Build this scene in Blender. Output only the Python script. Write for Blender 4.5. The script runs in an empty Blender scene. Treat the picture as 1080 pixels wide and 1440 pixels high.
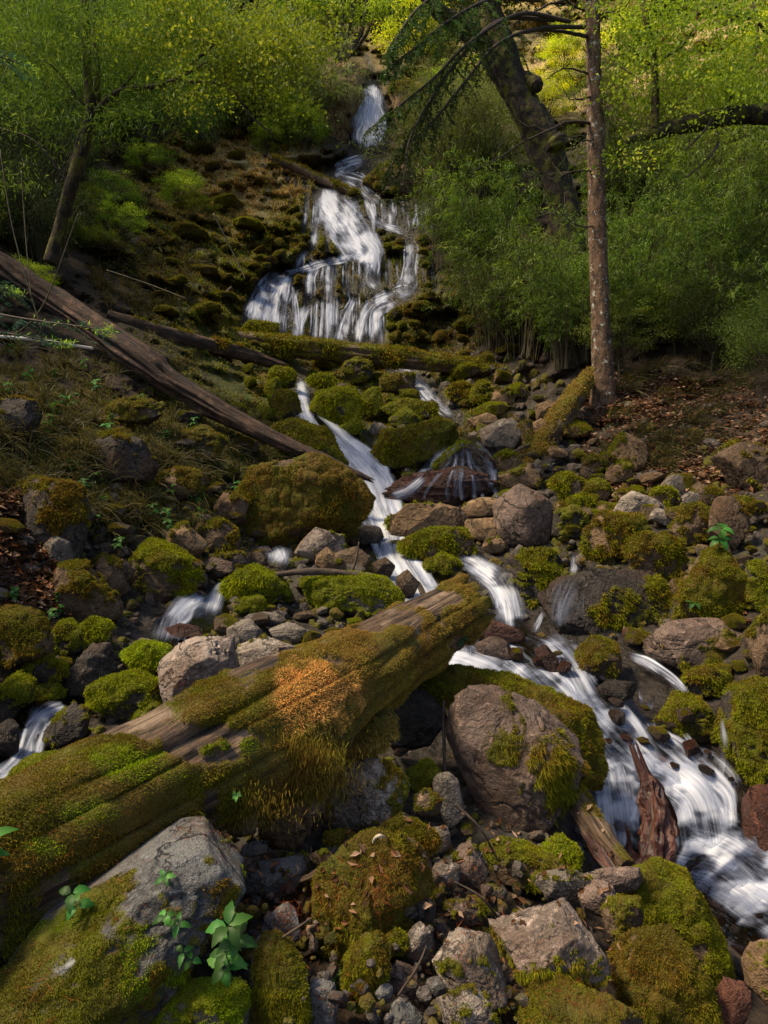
import bpy, bmesh, math, random
import numpy as np
from mathutils import Vector
R = np.random.RandomState(7)
random.seed(7)
SC = bpy.context.scene
COL = SC.collection
F = 985.0            # focal length in photo pixels (1080 x 1440)
CAM = np.array([0.0, 0.0, 1.6])

# ------------------------------------------------------------------ noise
def _h(x, y, z, s):
    h = (x * 374761393 + y * 668265263 + z * 1442695041 + s * 974634777) & 0xffffffff
    h = ((h ^ (h >> 13)) * 1274126177) & 0xffffffff
    h = ((h ^ (h >> 15)) * 2246822519) & 0xffffffff
    return (h ^ (h >> 16)) / 4294967295.0

def vn(P, s=0):
    P = np.asarray(P, float)
    i = np.floor(P).astype(np.int64); f = P - i; f = f * f * (3 - 2 * f)
    x, y, z = i[:, 0], i[:, 1], i[:, 2]; u, v, w = f[:, 0], f[:, 1], f[:, 2]
    L = lambda a, b, t: a + (b - a) * t
    c = lambda dx, dy, dz: _h(x + dx, y + dy, z + dz, s)
    return L(L(L(c(0,0,0), c(1,0,0), u), L(c(0,1,0), c(1,1,0), u), v),
             L(L(c(0,0,1), c(1,0,1), u), L(c(0,1,1), c(1,1,1), u), v), w) * 2 - 1

def fbm(P, o=4, s=0, g=0.5):
    P = np.asarray(P, float); a = 1.0; t = 0; n = 0
    for k in range(o):
        t = t + a * vn(P * (2.03 ** k) + k * 17.3, s + k); n += a; a *= g
    return t / n * 1.5

def sst(a, b, x):
    t = np.clip((x - a) / (b - a), 0, 1); return t * t * (3 - 2 * t)

def nrm(v):
    v = np.asarray(v, float); return v / np.maximum(np.linalg.norm(v, axis=-1, keepdims=True), 1e-9)

# ------------------------------------------------------------------ pixels <-> world
def W(px, py, Y):
    px, py, Y = np.broadcast_arrays(np.asarray(px, float), np.asarray(py, float), np.asarray(Y, float))
    return np.stack([(px - 540) / F * Y, Y, (720 - py) / F * Y], -1) + CAM

CP = [ # px, py, distance from the viewpoint: the lie of the gully
 (-700,1700,1.5),(-300,1700,1.5),(0,1700,1.5),(540,1700,1.6),(1080,1700,1.9),(1500,1700,2.0),(1900,1700,2.0),
 (-200,1440,1.9),(0,1440,2.1),(280,1440,2.25),(540,1440,2.4),(800,1440,2.5),(960,1440,2.75),(1080,1440,3.0),(1300,1440,2.8),
 (-200,1200,2.5),(0,1200,2.8),(300,1200,3.1),(540,1200,3.25),(760,1200,3.5),(900,1210,4.0),(1080,1240,4.1),(1300,1200,3.4),
 (-200,1000,3.1),(0,1000,4.1),(300,1000,4.5),(540,1000,4.6),(760,990,4.9),(900,1080,4.65),(900,980,5.2),(1080,1000,4.7),(1300,1000,4.0),
 (-200,850,3.7),(0,850,4.7),(250,850,5.8),(540,850,6.3),(700,850,6.3),(720,900,5.9),(900,850,6.2),(1080,850,5.5),(1300,850,4.6),
 (-200,720,4.4),(0,720,5.3),(250,720,6.8),(400,740,7.8),(540,720,8.6),(800,720,8.0),(950,720,7.4),(1080,720,6.9),(1300,720,5.4),
 (-200,600,5.0),(0,600,6.2),(250,600,7.8),(400,610,9.3),(540,600,11.2),(680,600,11.0),(800,600,10.3),(950,600,9.4),(1080,600,8.7),(1300,600,6.5),
 (-200,500,6.0),(0,500,7.6),(200,500,9.6),(350,500,12.8),(450,500,14.0),(600,500,14.2),(720,500,13.6),(850,500,12.2),(1080,500,10.8),(1300,500,8.0),
 (0,400,9.6),(200,400,12.4),(330,400,15.0),(400,420,14.7),(460,440,14.7),(600,430,14.9),(720,400,15.4),(900,400,13.6),(1080,400,12.6),
 (400,380,15.7),(470,360,16.1),(540,350,16.4),(600,350,16.6),(-200,400,7.5),(1300,400,9.5),
 (0,290,12.0),(200,290,15.8),(400,300,17.5),(480,285,17.8),(600,280,18.2),(720,290,18.2),(900,280,17),(1080,280,15.5),(1300,280,12),(-200,290,9.5),
 (430,235,20.2),(500,225,20.8),(580,230,20.8),(480,150,22),(540,130,22.3),(515,205,21.6),
 (0,190,14.5),(200,190,18.8),(330,200,20.5),(700,190,22.5),(900,190,21),(1080,190,18.5),(1300,190,15),(-200,190,12),
 (0,90,17),(300,90,22.6),(500,88,25.0),(560,92,25.0),(800,90,26),(1080,90,22.5),(1400,90,18),(-300,90,13),
 (0,0,20),(300,0,26),(540,0,29),(800,0,30),(1080,0,26.5),(1400,0,22),(-300,0,15),
 (0,-180,26),(540,-180,37),(1080,-180,34),(-500,-180,20),(1600,-180,26),
 (-900,1440,1.7),(-900,1000,2.2),(-900,600,3.4),(-900,300,6),(-900,0,11),(1900,1440,2.1),(1900,1000,2.7),(1900,600,4.2),(1900,300,7),(1900,0,14)]
CPA = np.array(CP, float)
def _feat(px, py): return np.stack([(px - 540) / 500.0, (py - 720) / 500.0], -1)
def _phi(r): return np.sqrt(r * r + 0.004)
_X = _feat(CPA[:, 0], CPA[:, 1]); _n = len(_X)
_K = _phi(np.linalg.norm(_X[:, None] - _X[None], axis=-1)) 
_Pm = np.concatenate([np.ones((_n, 1)), _X], 1)
_A = np.zeros((_n + 3, _n + 3)); _A[:_n, :_n] = _K - np.eye(_n) * 0.03; _A[:_n, _n:] = _Pm; _A[_n:, :_n] = _Pm.T
_w = np.linalg.solve(_A, np.concatenate([np.log(CPA[:, 2]), [0, 0, 0]]))
def D0(px, py):
    px = np.atleast_1d(np.asarray(px, float)); py = np.atleast_1d(np.asarray(py, float))
    sh = np.broadcast(px, py).shape; px, py = [a.ravel() for a in np.broadcast_arrays(px, py)]
    out = np.empty(len(px))
    for i in range(0, len(px), 20000):
        X = _feat(px[i:i+20000], py[i:i+20000])
        d = np.linalg.norm(X[:, None] - _X[None], axis=-1)
        out[i:i+20000] = _phi(d) @ _w[:_n] + _w[_n] + X @ _w[_n+1:]
    return np.exp(out).reshape(sh)

# ------------------------------------------------------------------ meshes
def mesh_np(name, V, Fa, smooth=True, attrs=None, uv=None):
    """V (n,3); Fa an (m,k) array, or a list of such arrays"""
    if not isinstance(Fa, list): Fa = [Fa]
    Fa = [np.asarray(f, np.int32) for f in Fa if len(f)]
    me = bpy.data.meshes.new(name)
    me.vertices.add(len(V)); me.vertices.foreach_set('co', np.asarray(V, np.float32).ravel())
    lv = np.concatenate([f.ravel() for f in Fa]); tot = np.concatenate([np.full(len(f), f.shape[1], np.int32) for f in Fa])
    st = np.concatenate([[0], np.cumsum(tot)[:-1]]).astype(np.int32)
    me.loops.add(len(lv)); me.loops.foreach_set('vertex_index', lv)
    me.polygons.add(len(tot)); me.polygons.foreach_set('loop_start', st); me.polygons.foreach_set('loop_total', tot)
    me.polygons.foreach_set('use_smooth', np.full(len(tot), smooth, bool))
    for k, a in (attrs or {}).items():
        at = me.attributes.new(k, 'FLOAT', 'POINT'); at.data.foreach_set('value', np.asarray(a, np.float32))
    if uv is not None:
        u = me.uv_layers.new(name='UVMap'); u.data.foreach_set('uv', np.asarray(uv, np.float32)[lv].ravel())
    me.update(calc_edges=True)
    return me

def ob(name, me, mat, parent=None, loc=(0, 0, 0), **props):
    o = bpy.data.objects.new(name, me); COL.objects.link(o)
    if me is not None and mat is not None: me.materials.append(mat)
    if parent is not None: o.parent = parent
    o.location = loc
    for k, v in props.items(): o[k] = v
    return o

def empty(name, loc, **props):
    return ob(name, None, None, None, loc, **props)

def copy_tree(o, parent=None):
    c = o.copy(); COL.objects.link(c)
    if parent is not None: c.parent = parent
    for ch in [k for k in ALLKIDS.get(o.name, [])]: copy_tree(ch, c)
    return c
ALLKIDS = {}
def child(o, parent):
    ALLKIDS.setdefault(parent.name, []).append(o)
    return o

def projpx(P):
    q = P - CAM; return 540 + F * q[:, 0] / q[:, 1], 720 - F * q[:, 2] / q[:, 1]

def vnormals(V, Fa):
    N = np.zeros_like(V)
    for f in (Fa if isinstance(Fa, list) else [Fa]):
        a = V[f[:, 0]]; n = np.cross(V[f[:, 1]] - a, V[f[:, 2]] - a)
        if f.shape[1] == 4: n = n + np.cross(V[f[:, 2]] - a, V[f[:, 3]] - a)
        for k in range(f.shape[1]): np.add.at(N, f[:, k], n)
    return nrm(N)

_ICO = {}
def ico(n):
    if n not in _ICO:
        bm = bmesh.new(); bmesh.ops.create_icosphere(bm, subdivisions=n, radius=1)
        V = np.array([v.co[:] for v in bm.verts]); Fa = np.array([[v.index for v in f.verts] for f in bm.faces]); bm.free()
        _ICO[n] = (nrm(V), Fa)
    return _ICO[n]

def frames(P):
    T = nrm(np.gradient(P, axis=0)); up = np.array([0, 0, 1.0])
    if abs(T[:, 2]).mean() > 0.8: up = np.array([0, 1.0, 0])
    A = nrm(np.cross(T, up)); B = np.cross(A, T)
    return T, A, B

def catmull(pts, n):
    pts = np.asarray(pts, float); m = len(pts)
    if m == 2: t = np.linspace(0, 1, n)[:, None]; return pts[0] * (1 - t) + pts[1] * t
    Q = np.concatenate([[2 * pts[0] - pts[1]], pts, [2 * pts[-1] - pts[-2]]])
    t = np.linspace(0, m - 1 - 1e-6, n); i = t.astype(int); f = (t - i)[:, None]
    a, b, c, d = Q[i], Q[i + 1], Q[i + 2], Q[i + 3]
    return 0.5 * ((2 * b) + (c - a) * f + (2 * a - 5 * b + 4 * c - d) * f * f + (3 * b - a - 3 * c + d) * f ** 3)

def tube(P, r, k=8, disp=None, caps=True, off=0):
    """P (n,3) path, r (n,) radii -> V, [quads, tris], ang, tt"""
    n = len(P); r = np.broadcast_to(np.asarray(r, float), (n,))
    T, A, B = frames(P)
    an = np.linspace(0, 2 * math.pi, k, endpoint=False)
    rr = r[:, None] * np.ones((1, k))
    if disp is not None: rr = rr * disp(np.linspace(0, 1, n)[:, None] * np.ones((1, k)), an[None] * np.ones((n, 1)))
    V = P[:, None] + rr[..., None] * (np.cos(an)[None, :, None] * A[:, None] + np.sin(an)[None, :, None] * B[:, None])
    i = np.arange(n - 1)[:, None] * k; j = np.arange(k)[None]; j2 = (j + 1) % k
    Q = np.stack([i + j, i + j2, i + k + j2, i + k + j], -1).reshape(-1, 4)
    V = V.reshape(-1, 3); tr = []
    if caps:
        V = np.concatenate([V, P[:1], P[-1:]]); c0 = n * k; c1 = c0 + 1
        jj = np.arange(k); tr = np.concatenate([np.stack([np.full(k, c0), (jj + 1) % k, jj], -1), np.stack([np.full(k, c1), (n - 1) * k + jj, (n - 1) * k + (jj + 1) % k], -1)])
    return V, [Q + off] + ([tr + off] if len(tr) else [])

class Bag:
    """collects pieces that belong to ONE part"""
    def __init__(s): s.V = []; s.q = []; s.t = []; s.n = 0; s.at = {}
    def add(s, V, Fs, **at):
        for f in (Fs if isinstance(Fs, list) else [Fs]):
            if len(f): (s.q if f.shape[1] == 4 else s.t).append(np.asarray(f) + s.n)
        s.V.append(V); s.n += len(V)
        for k, v in at.items(): s.at.setdefault(k, []).append(np.broadcast_to(np.asarray(v, float), (len(V),)))
    def mesh(s, name, smooth=True):
        fs = [np.concatenate(x) for x in (s.q, s.t) if x]
        return mesh_np(name, np.concatenate(s.V), fs, smooth, {k: np.concatenate(v) for k, v in s.at.items()})

def blades(P, d, ln, wd, rs=R):
    """thin triangles (moss shoots, needles, fur)"""
    n = len(P); ln = np.broadcast_to(ln, (n,))[:, None]; wd = np.broadcast_to(wd, (n,))[:, None]
    s = nrm(np.cross(d, rs.normal(size=(n, 3)))) * wd / 2
    V = np.stack([P - s, P + s, P + d * ln], 1).reshape(-1, 3)
    Fa = np.arange(3 * n).reshape(-1, 3)
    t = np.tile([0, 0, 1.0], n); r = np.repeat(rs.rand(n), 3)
    return V, Fa, t, r

def leaves(P, d, up, ln, wd, rs=R, fold=0.15):
    """kite leaves: 4 points each"""
    n = len(P); ln = np.broadcast_to(ln, (n,))[:, None]; wd = np.broadcast_to(wd, (n,))[:, None]
    d = nrm(d); s = nrm(np.cross(d, up)); u = np.cross(s, d)
    V = np.stack([P, P + d * ln * .45 + s * wd / 2 + u * wd * fold, P + d * ln, P + d * ln * .45 - s * wd / 2 + u * wd * fold], 1).reshape(-1, 3)
    Fa = np.arange(4 * n).reshape(-1, 4)
    t = np.tile([0, .5, 1, .5], n); r = np.repeat(rs.rand(n), 4)
    return V, Fa, t, r

def sample_faces(V, Fa, wgt, n, rs=R):
    a, b, c = V[Fa[:, 0]], V[Fa[:, 1]], V[Fa[:, 2]]
    ar = np.linalg.norm(np.cross(b - a, c - a), axis=1) / 2 * wgt
    if ar.sum() <= 0 or n < 1: return np.zeros((0, 3)), np.zeros(0, int)
    i = rs.choice(len(Fa), n, p=ar / ar.sum()); u = rs.rand(n, 2); m = u.sum(1) > 1; u[m] = 1 - u[m]
    return a[i] + (b[i] - a[i]) * u[:, :1] + (c[i] - a[i]) * u[:, 1:], i

# ------------------------------------------------------------------ materials
class Nt:
    def __init__(s, name):
        s.m = bpy.data.materials.new(name); s.m.use_nodes = True; s.t = s.m.node_tree; s.t.nodes.clear()
        s.out = s.t.nodes.new('ShaderNodeOutputMaterial')
    def n(s, kind, **kw):
        nd = s.t.nodes.new('ShaderNode' + kind)
        for k, v in kw.items():
            if k.startswith('_'): setattr(nd, k[1:], v)
        for k, v in kw.items():
            if k.startswith('_'): continue
            key = int(k[1:]) if k[0] == 'i' and k[1:].isdigit() else k.replace('__', ' ')
            s.set(nd.inputs[key], v)
        return nd
    def set(s, inp, v):
        if isinstance(v, bpy.types.NodeSocket): s.t.links.new(v, inp)
        elif isinstance(v, bpy.types.Node): s.t.links.new(v.outputs[0], inp)
        else:
            try: inp.default_value = v
            except Exception: inp.default_value = tuple(v) + (1,)
    def math(s, op, a, b=0.0, c=0.0, clamp=False):
        nd = s.t.nodes.new('ShaderNodeMath'); nd.operation = op; nd.use_clamp = clamp
        s.set(nd.inputs[0], a); s.set(nd.inputs[1], b); s.set(nd.inputs[2], c); return nd.outputs[0]
    def mix(s, f, a, b, mode='MIX'):
        nd = s.t.nodes.new('ShaderNodeMix'); nd.data_type = 'RGBA'; nd.blend_type = mode
        s.set(nd.inputs[0], f); s.set(nd.inputs[6], a); s.set(nd.inputs[7], b); return nd.outputs[2]
    def rng(s, x, a, b, c=0.0, d=1.0, smooth=True):
        nd = s.t.nodes.new('ShaderNodeMapRange'); nd.interpolation_type = 'SMOOTHSTEP' if smooth else 'LINEAR'
        for i, v in enumerate((x, a, b, c, d)): s.set(nd.inputs[i], v)
        return nd.outputs[0]
    def noise(s, vec, scale, detail=4.0, rough=0.55, dist=0.0):
        return s.n('TexNoise', Vector=vec, Scale=scale, Detail=detail, Roughness=rough, Distortion=dist).outputs[0]
    def attr(s, name, typ='GEOMETRY'):
        nd = s.t.nodes.new('ShaderNodeAttribute'); nd.attribute_name = name; nd.attribute_type = typ; return nd.outputs['Fac']
    def co(s, which='Object'): return s.n('TexCoord').outputs[which]
    def bump(s, h, st=0.5, dist=0.02, nrm=None):
        nd = s.n('Bump', Strength=st, Distance=dist, Height=h)
        if nrm is not None: s.set(nd.inputs['Normal'], nrm)
        return nd.outputs[0]
    def done(s, sh):
        s.t.links.new(sh.outputs[0] if isinstance(sh, bpy.types.Node) else sh, s.out.inputs[0]); return s.m

def c3(r, g, b): return (r, g, b, 1)

def moss_colour(t, vec, scale=1.0, hue=None):
    a = t.noise(vec, 3.2 * scale, 4, .6); b = t.noise(vec, 11 * scale, 3, .6)
    col = t.mix(t.rng(a, .38, .62), c3(.20, .125, .020), c3(.16, .155, .014))
    hu = t.attr('moss_hue', 'OBJECT')
    f = t.math('ADD', t.math('MULTIPLY', t.math('SUBTRACT', b, .5), 1.6), hu)
    col = t.mix(t.rng(f, .15, .75), col, c3(.23, .25, .012))
    col = t.mix(t.rng(f, .8, 1.25), col, c3(.34, .42, .015))
    col = t.mix(t.rng(f, -.1, -.5), col, c3(.28, .13, .02))
    return col

def mat_rock():
    t = Nt('mossy rock'); vec = t.co(); oi = t.n('ObjectInfo')
    tint = oi.outputs['Color']
    add = t.n('VectorMath', _operation='ADD', i0=vec, i1=t.n('CombineXYZ', X=t.math('MULTIPLY', oi.outputs['Random'], 50)).outputs[0]).outputs[0]
    n1 = t.noise(add, 2.3, 6, .6, .4); n2 = t.noise(add, 22, 6, .7); n3 = t.noise(add, 7, 5, .7, 1.5); n4 = t.noise(add, 90, 3, .6)
    dark = t.mix(1.0, tint, c3(.38, .35, .33), 'MULTIPLY'); lite = t.mix(1.0, tint, c3(1.35, 1.3, 1.3), 'MULTIPLY')
    col = t.mix(t.rng(n1, .32, .66), dark, tint)
    col = t.mix(t.rng(n2, .48, .70), col, lite)
    sp = t.noise(add, 160, 2, .8); col = t.mix(t.rng(sp, .60, .72, 0, .5), col, t.mix(1.0, tint, c3(2.2, 2.2, 2.2), 'MULTIPLY')); col = t.mix(t.rng(sp, .40, .30, 0, .6), col, c3(.02, .018, .016))
    col = t.mix(t.rng(n3, .36, .28), col, c3(.018, .015, .012))
    col = t.mix(t.math('MULTIPLY', t.rng(n3, .60, .66), t.rng(n2, .40, .56)), col, t.mix(1.0, tint, c3(1.9, 1.9, 1.95), 'MULTIPLY'))
    col = t.mix(t.math('MULTIPLY', t.rng(t.noise(add, 1.6, 3), .52, .68), .55), col, c3(.16, .075, .03))
    col = t.mix(t.rng(n4, .35, .7, .0, .3), col, c3(.03, .028, .025))
    wv = t.n('VectorMath', _operation='ADD', i0=add, i1=t.n('CombineXYZ', X=t.math('MULTIPLY', n1, .5), Y=t.math('MULTIPLY', n3, .25), Z=t.math('MULTIPLY', n3, .3)).outputs[0]).outputs[0]
    vo = t.n('TexVoronoi', Vector=wv, Scale=3.4, _feature='DISTANCE_TO_EDGE').outputs[0]
    crack = t.math('MULTIPLY', t.rng(vo, .028, .0), t.rng(n1, .40, .60)); col = t.mix(t.math('MULTIPLY', crack, .8), col, c3(.014, .012, .010))
    wet = t.attr('wet', 'OBJECT')
    col = t.mix(t.math('MULTIPLY', wet, .7), col, t.mix(1.0, col, c3(.30, .25, .22), 'MULTIPLY'))
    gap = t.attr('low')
    col = t.mix(t.math('MULTIPLY', gap, .75), col, t.mix(1.0, col, c3(.25, .22, .18), 'MULTIPLY'))  # shade in the gaps painted on: each stone darkens towards its foot
    mm = t.rng(t.math('ADD', t.attr('moss'), t.math('MULTIPLY', t.math('SUBTRACT', n2, .5), .9)), .42, .60)
    mc = t.mix(1.0, moss_colour(t, add), c3(.62, .62, .6), 'MULTIPLY')
    bc = t.mix(mm, col, mc)
    rough = t.math('ADD', t.math('MULTIPLY', t.math('SUBTRACT', 1.0, wet), .5), t.math('ADD', .22, t.math('MULTIPLY', n2, .25)))
    rough = t.math('MAXIMUM', rough, t.math('MULTIPLY', mm, .95))
    h = t.math('ADD', t.math('MULTIPLY', n2, .7), t.math('MULTIPLY', n4, .25)); h = t.math('ADD', h, t.math('MULTIPLY', n3, 1.0)); h = t.math('SUBTRACT', h, t.math('MULTIPLY', crack, .8))
    b = t.bump(h, 1.0, .04)
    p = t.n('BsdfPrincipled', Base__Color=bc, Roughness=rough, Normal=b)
    p.inputs['Specular IOR Level'].default_value = .4
    return t.done(p)

def mat_moss():
    t = Nt('moss shoots'); vec = t.co(); oi = t.n('ObjectInfo')
    add = t.n('VectorMath', _operation='ADD', i0=vec, i1=t.n('CombineXYZ', X=t.math('MULTIPLY', oi.outputs['Random'], 50)).outputs[0]).outputs[0]
    col = moss_colour(t, add)
    col = t.mix(t.attr('orange'), col, c3(.82, .48, .15))
    col = t.mix(t.attr('lime'), col, c3(.26, .36, .012))
    k = t.math('MULTIPLY', t.math('ADD', .35, t.math('MULTIPLY', t.attr('t'), 1.0)), t.math('ADD', .55, t.math('MULTIPLY', t.attr('rnd'), .9)))  # roots of the shoots coloured darker, as shade inside the moss
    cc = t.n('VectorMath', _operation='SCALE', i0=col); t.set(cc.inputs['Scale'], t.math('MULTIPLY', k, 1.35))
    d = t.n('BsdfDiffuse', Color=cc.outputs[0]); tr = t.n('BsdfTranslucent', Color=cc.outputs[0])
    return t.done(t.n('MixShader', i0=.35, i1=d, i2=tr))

def mat_leaf(name, cols, trans=.45, gloss=.02):
    t = Nt(name); oi = t.n('ObjectInfo'); r = t.attr('rnd')
    col = t.mix(t.rng(r, 0, .7, smooth=False), cols[0], cols[1]); col = t.mix(t.rng(r, .7, 1, smooth=False), col, cols[2])
    ro = oi.outputs['Random']
    hs = t.n('HueSaturation', Color=col, Hue=t.math('ADD', .485, t.math('MULTIPLY', ro, .03)), Value=t.math('ADD', .5, t.math('MULTIPLY', ro, 1.0)), Saturation=.95)
    k = t.mix(1.0, hs.outputs[0], oi.outputs['Color'], 'MULTIPLY')
    d = t.n('BsdfDiffuse', Color=k); tr = t.n('BsdfTranslucent', Color=t.mix(1.0, k, c3(1.15, 1.1, .6), 'MULTIPLY'))
    m = t.n('MixShader', i0=trans, i1=d, i2=tr)
    g = t.n('BsdfGlossy', Color=c3(.8, .85, .8), Roughness=.5)
    return t.done(t.n('MixShader', i0=gloss, i1=m, i2=g))

def mat_wood(name, a, b, c, mossy=1.0, stretch=14.0, rough=.8, bumpd=.02):
    """a main, b dark cracks, c pale weathered"""
    t = Nt(name); uv = t.n('UVMap').outputs[0]
    mp = t.n('Mapping', Vector=uv); mp.inputs['Scale'].default_value = (1, 1.0 / stretch, 1)
    gr = t.noise(mp.outputs[0], 60, 6, .7, .6); g2 = t.noise(mp.outputs[0], 14, 4, .6, 1.0); n = t.noise(t.co(), 5, 5, .6)
    nf = t.noise(t.co(), 45, 4, .7)
    col = t.mix(t.rng(gr, .35, .62), b, a); col = t.mix(t.math('MULTIPLY', t.rng(n, .48, .64), t.rng(g2, .4, .6)), col, c)
    crack = t.rng(g2, .40, .33); col = t.mix(crack, col, c3(.012, .009, .007))
    mm = t.rng(t.math('ADD', t.attr('moss'), t.math('MULTIPLY', t.math('SUBTRACT', nf, .5), .8)), .42, .6)
    mc = t.mix(1.0, moss_colour(t, t.co()), c3(.6, .6, .6), 'MULTIPLY')
    col = t.mix(mm if mossy else 0.0, col, mc)
    h = t.math('ADD', t.math('MULTIPLY', gr, .7), t.math('MULTIPLY', g2, 1.3)); h = t.math('ADD', h, t.math('MULTIPLY', nf, .4))
    p = t.n('BsdfPrincipled', Base__Color=col, Roughness=t.math('MAXIMUM', rough, mm), Normal=t.bump(h, .9, bumpd))
    return t.done(p)

def mat_bark(name, a, b, lichen, lamt=.5, mosscol=(.09, .075, .012), mossamt=.5):
    t = Nt(name); vec = t.co()
    mp = t.n('Mapping', Vector=vec); mp.inputs['Scale'].default_value = (1, 1, .45)
    n1 = t.noise(mp.outputs[0], 16, 6, .7, .5); n2 = t.noise(vec, 4.5, 4, .6); n3 = t.noise(vec, 30, 4, .6)
    col = t.mix(t.rng(n1, .36, .62), b, a)
    col = t.mix(t.rng(n2, .60 - .12 * mossamt, .75 - .12 * mossamt), col, mosscol + (1,))
    li = t.noise(vec, 13, 3, .7, .3)
    col = t.mix(t.math('MULTIPLY', t.rng(li, .68 - .13 * lamt, .71 - .13 * lamt), t.rng(n3, .35, .5)), col, lichen)
    p = t.n('BsdfPrincipled', Base__Color=col, Roughness=.9, Normal=t.bump(t.math('ADD', n1, t.math('MULTIPLY', n3, .3)), 1.0, .03))
    return t.done(p)

def mat_plain(name, a, b, scale=20, rough=.8, bump=.3):
    t = Nt(name); n = t.noise(t.co(), scale, 4, .6); r = t.attr('rnd')
    col = t.mix(t.rng(n, .3, .7), a, b)
    col = t.mix(t.math('MULTIPLY', r, .5), col, t.mix(1.0, col, c3(.4, .4, .4), 'MULTIPLY'))
    return t.done(t.n('BsdfPrincipled', Base__Color=col, Roughness=rough, Normal=t.bump(n, bump, .01)))

def mat_litter(name, cols):
    t = Nt(name); r = t.attr('rnd'); cr = t.n('ValToRGB', Fac=r); e = cr.color_ramp; e.interpolation = 'CONSTANT'
    while len(e.elements) < len(cols): e.elements.new(.5)
    for i, c in enumerate(cols): e.elements[i].position = i / len(cols); e.elements[i].color = c
    d = t.n('BsdfDiffuse', Color=cr.outputs[0]); tr = t.n('BsdfTranslucent', Color=cr.outputs[0])
    return t.done(t.n('MixShader', i0=.2, i1=d, i2=tr))

def mat_ground():
    t = Nt('forest ground'); vec = t.co()
    n1 = t.noise(vec, 1.1, 5, .6); n2 = t.noise(vec, 6, 6, .7, .5); n3 = t.noise(vec, 30, 5, .7)
    soil = t.mix(t.rng(n2, .35, .65), c3(.014, .010, .006), c3(.065, .040, .022))
    soil = t.mix(t.rng(n3, .55, .7), soil, c3(.10, .06, .035))
    vo = t.n('TexVoronoi', Vector=vec, Scale=16.0, _feature='F1')
    peb = t.mix(vo.outputs['Color'], c3(.015, .014, .012), c3(.075, .065, .055))
    soil = t.mix(t.math('MULTIPLY', t.rng(n2, .46, .55), t.attr('stone')), soil, peb)
    ms = t.rng(t.math('ADD', t.attr('moss'), t.math('MULTIPLY', t.math('SUBTRACT', n2, .5), 1.3)), .4, .62)
    mc = t.mix(t.rng(n3, .35, .65), c3(.03, .036, .005), c3(.11, .12, .012))
    mc = t.mix(t.rng(n1, .5, .7), mc, c3(.13, .085, .016))
    col = t.mix(ms, soil, mc)
    col = t.mix(t.attr('pale'), col, t.mix(t.rng(n2, .4, .6), c3(.70, .48, .22), c3(.32, .27, .08)))  # sunlight on the slopes put into the ground colour
    wet = t.attr('wet')
    col = t.mix(t.math('MULTIPLY', wet, .85), col, t.mix(t.rng(n2, .3, .7), c3(.010, .009, .008), c3(.045, .032, .026)))
    ro = t.math('SUBTRACT', .95, t.math('MULTIPLY', wet, .7))
    h = t.math('ADD', t.math('MULTIPLY', n2, 1.0), t.math('MULTIPLY', n3, .5)); h = t.math('ADD', h, t.math('MULTIPLY', vo.outputs['Distance'], -.5))
    p = t.n('BsdfPrincipled', Base__Color=col, Roughness=ro, Normal=t.bump(h, 1.0, .06)); return t.done(p)

def mat_water():
    t = Nt('silky running water'); uv = t.n('UVMap').outputs[0]
    def st(sx, sy, sc, d=3):
        mp = t.n('Mapping', Vector=uv); mp.inputs['Scale'].default_value = (sx, sy, 1); return t.noise(mp.outputs[0], sc, d, .55, .2)
    a = st(1, .07, 16, 4); b = st(1, .05, 60, 3); c = st(1, .5, 2.2, 3)
    s = t.math('ADD', t.math('MULTIPLY', a, .55), t.math('MULTIPLY', b, .45))
    de = t.attr('dens')
    x = t.math('ADD', t.math('MULTIPLY', t.math('SUBTRACT', s, .5), 2.4), t.math('MULTIPLY', t.math('SUBTRACT', c, .5), 1.1))
    x = t.math('ADD', x, t.math('SUBTRACT', t.math('MULTIPLY', de, 1.75), .62))
    al = t.math('MULTIPLY', t.rng(x, -.35, 1.15, 0, .96), t.rng(de, 0.0, .22))
    col = t.mix(t.rng(x, .0, 1.0), c3(.36, .41, .56), c3(.84, .87, .97))
    d = t.n('BsdfPrincipled', Base__Color=col, Roughness=.4, Normal=t.bump(s, .25, .012)); d.inputs['Specular IOR Level'].default_value = .25
    trl = t.n('BsdfTranslucent', Color=col)
    w = t.n('MixShader', i0=.25, i1=d, i2=trl)
    tr = t.n('BsdfTransparent', Color=c3(1, 1, 1))
    return t.done(t.n('MixShader', i0=al, i1=tr, i2=w))

def mat_pool():
    t = Nt('clear stream water'); uv = t.n('UVMap').outputs[0]
    mp = t.n('Mapping', Vector=uv); mp.inputs['Scale'].default_value = (1, .3, 1); n = t.noise(mp.outputs[0], 9, 4, .6, .6)
    g = t.n('BsdfGlossy', Color=c3(.9, .93, 1), Roughness=.12, Normal=t.bump(n, .6, .03)); tr = t.n('BsdfTransparent', Color=c3(.42, .36, .32))
    fr = t.n('Fresnel', IOR=1.33, Normal=t.bump(n, .6, .03))
    m = t.n('MixShader', i0=t.math('ADD', fr, .04), i1=tr, i2=g)
    return t.done(t.n('MixShader', i0=t.rng(t.attr('dens'), 0, .25), i1=t.n('BsdfTransparent'), i2=m))
M = {}
M['rock'] = mat_rock(); M['moss'] = mat_moss(); M['ground'] = mat_ground(); M['water'] = mat_water(); M['pool'] = mat_pool()
M['leaf_bamboo'] = mat_leaf('feathery leaves', (c3(.07, .13, .012), c3(.15, .23, .025), c3(.32, .38, .06)))
M['leaf_bright'] = mat_leaf('broad bright leaves', (c3(.13, .22, .010), c3(.30, .42, .02), c3(.62, .62, .07)), .5)  # leaf green lifted to hold the glow of sunlit foliage
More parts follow.
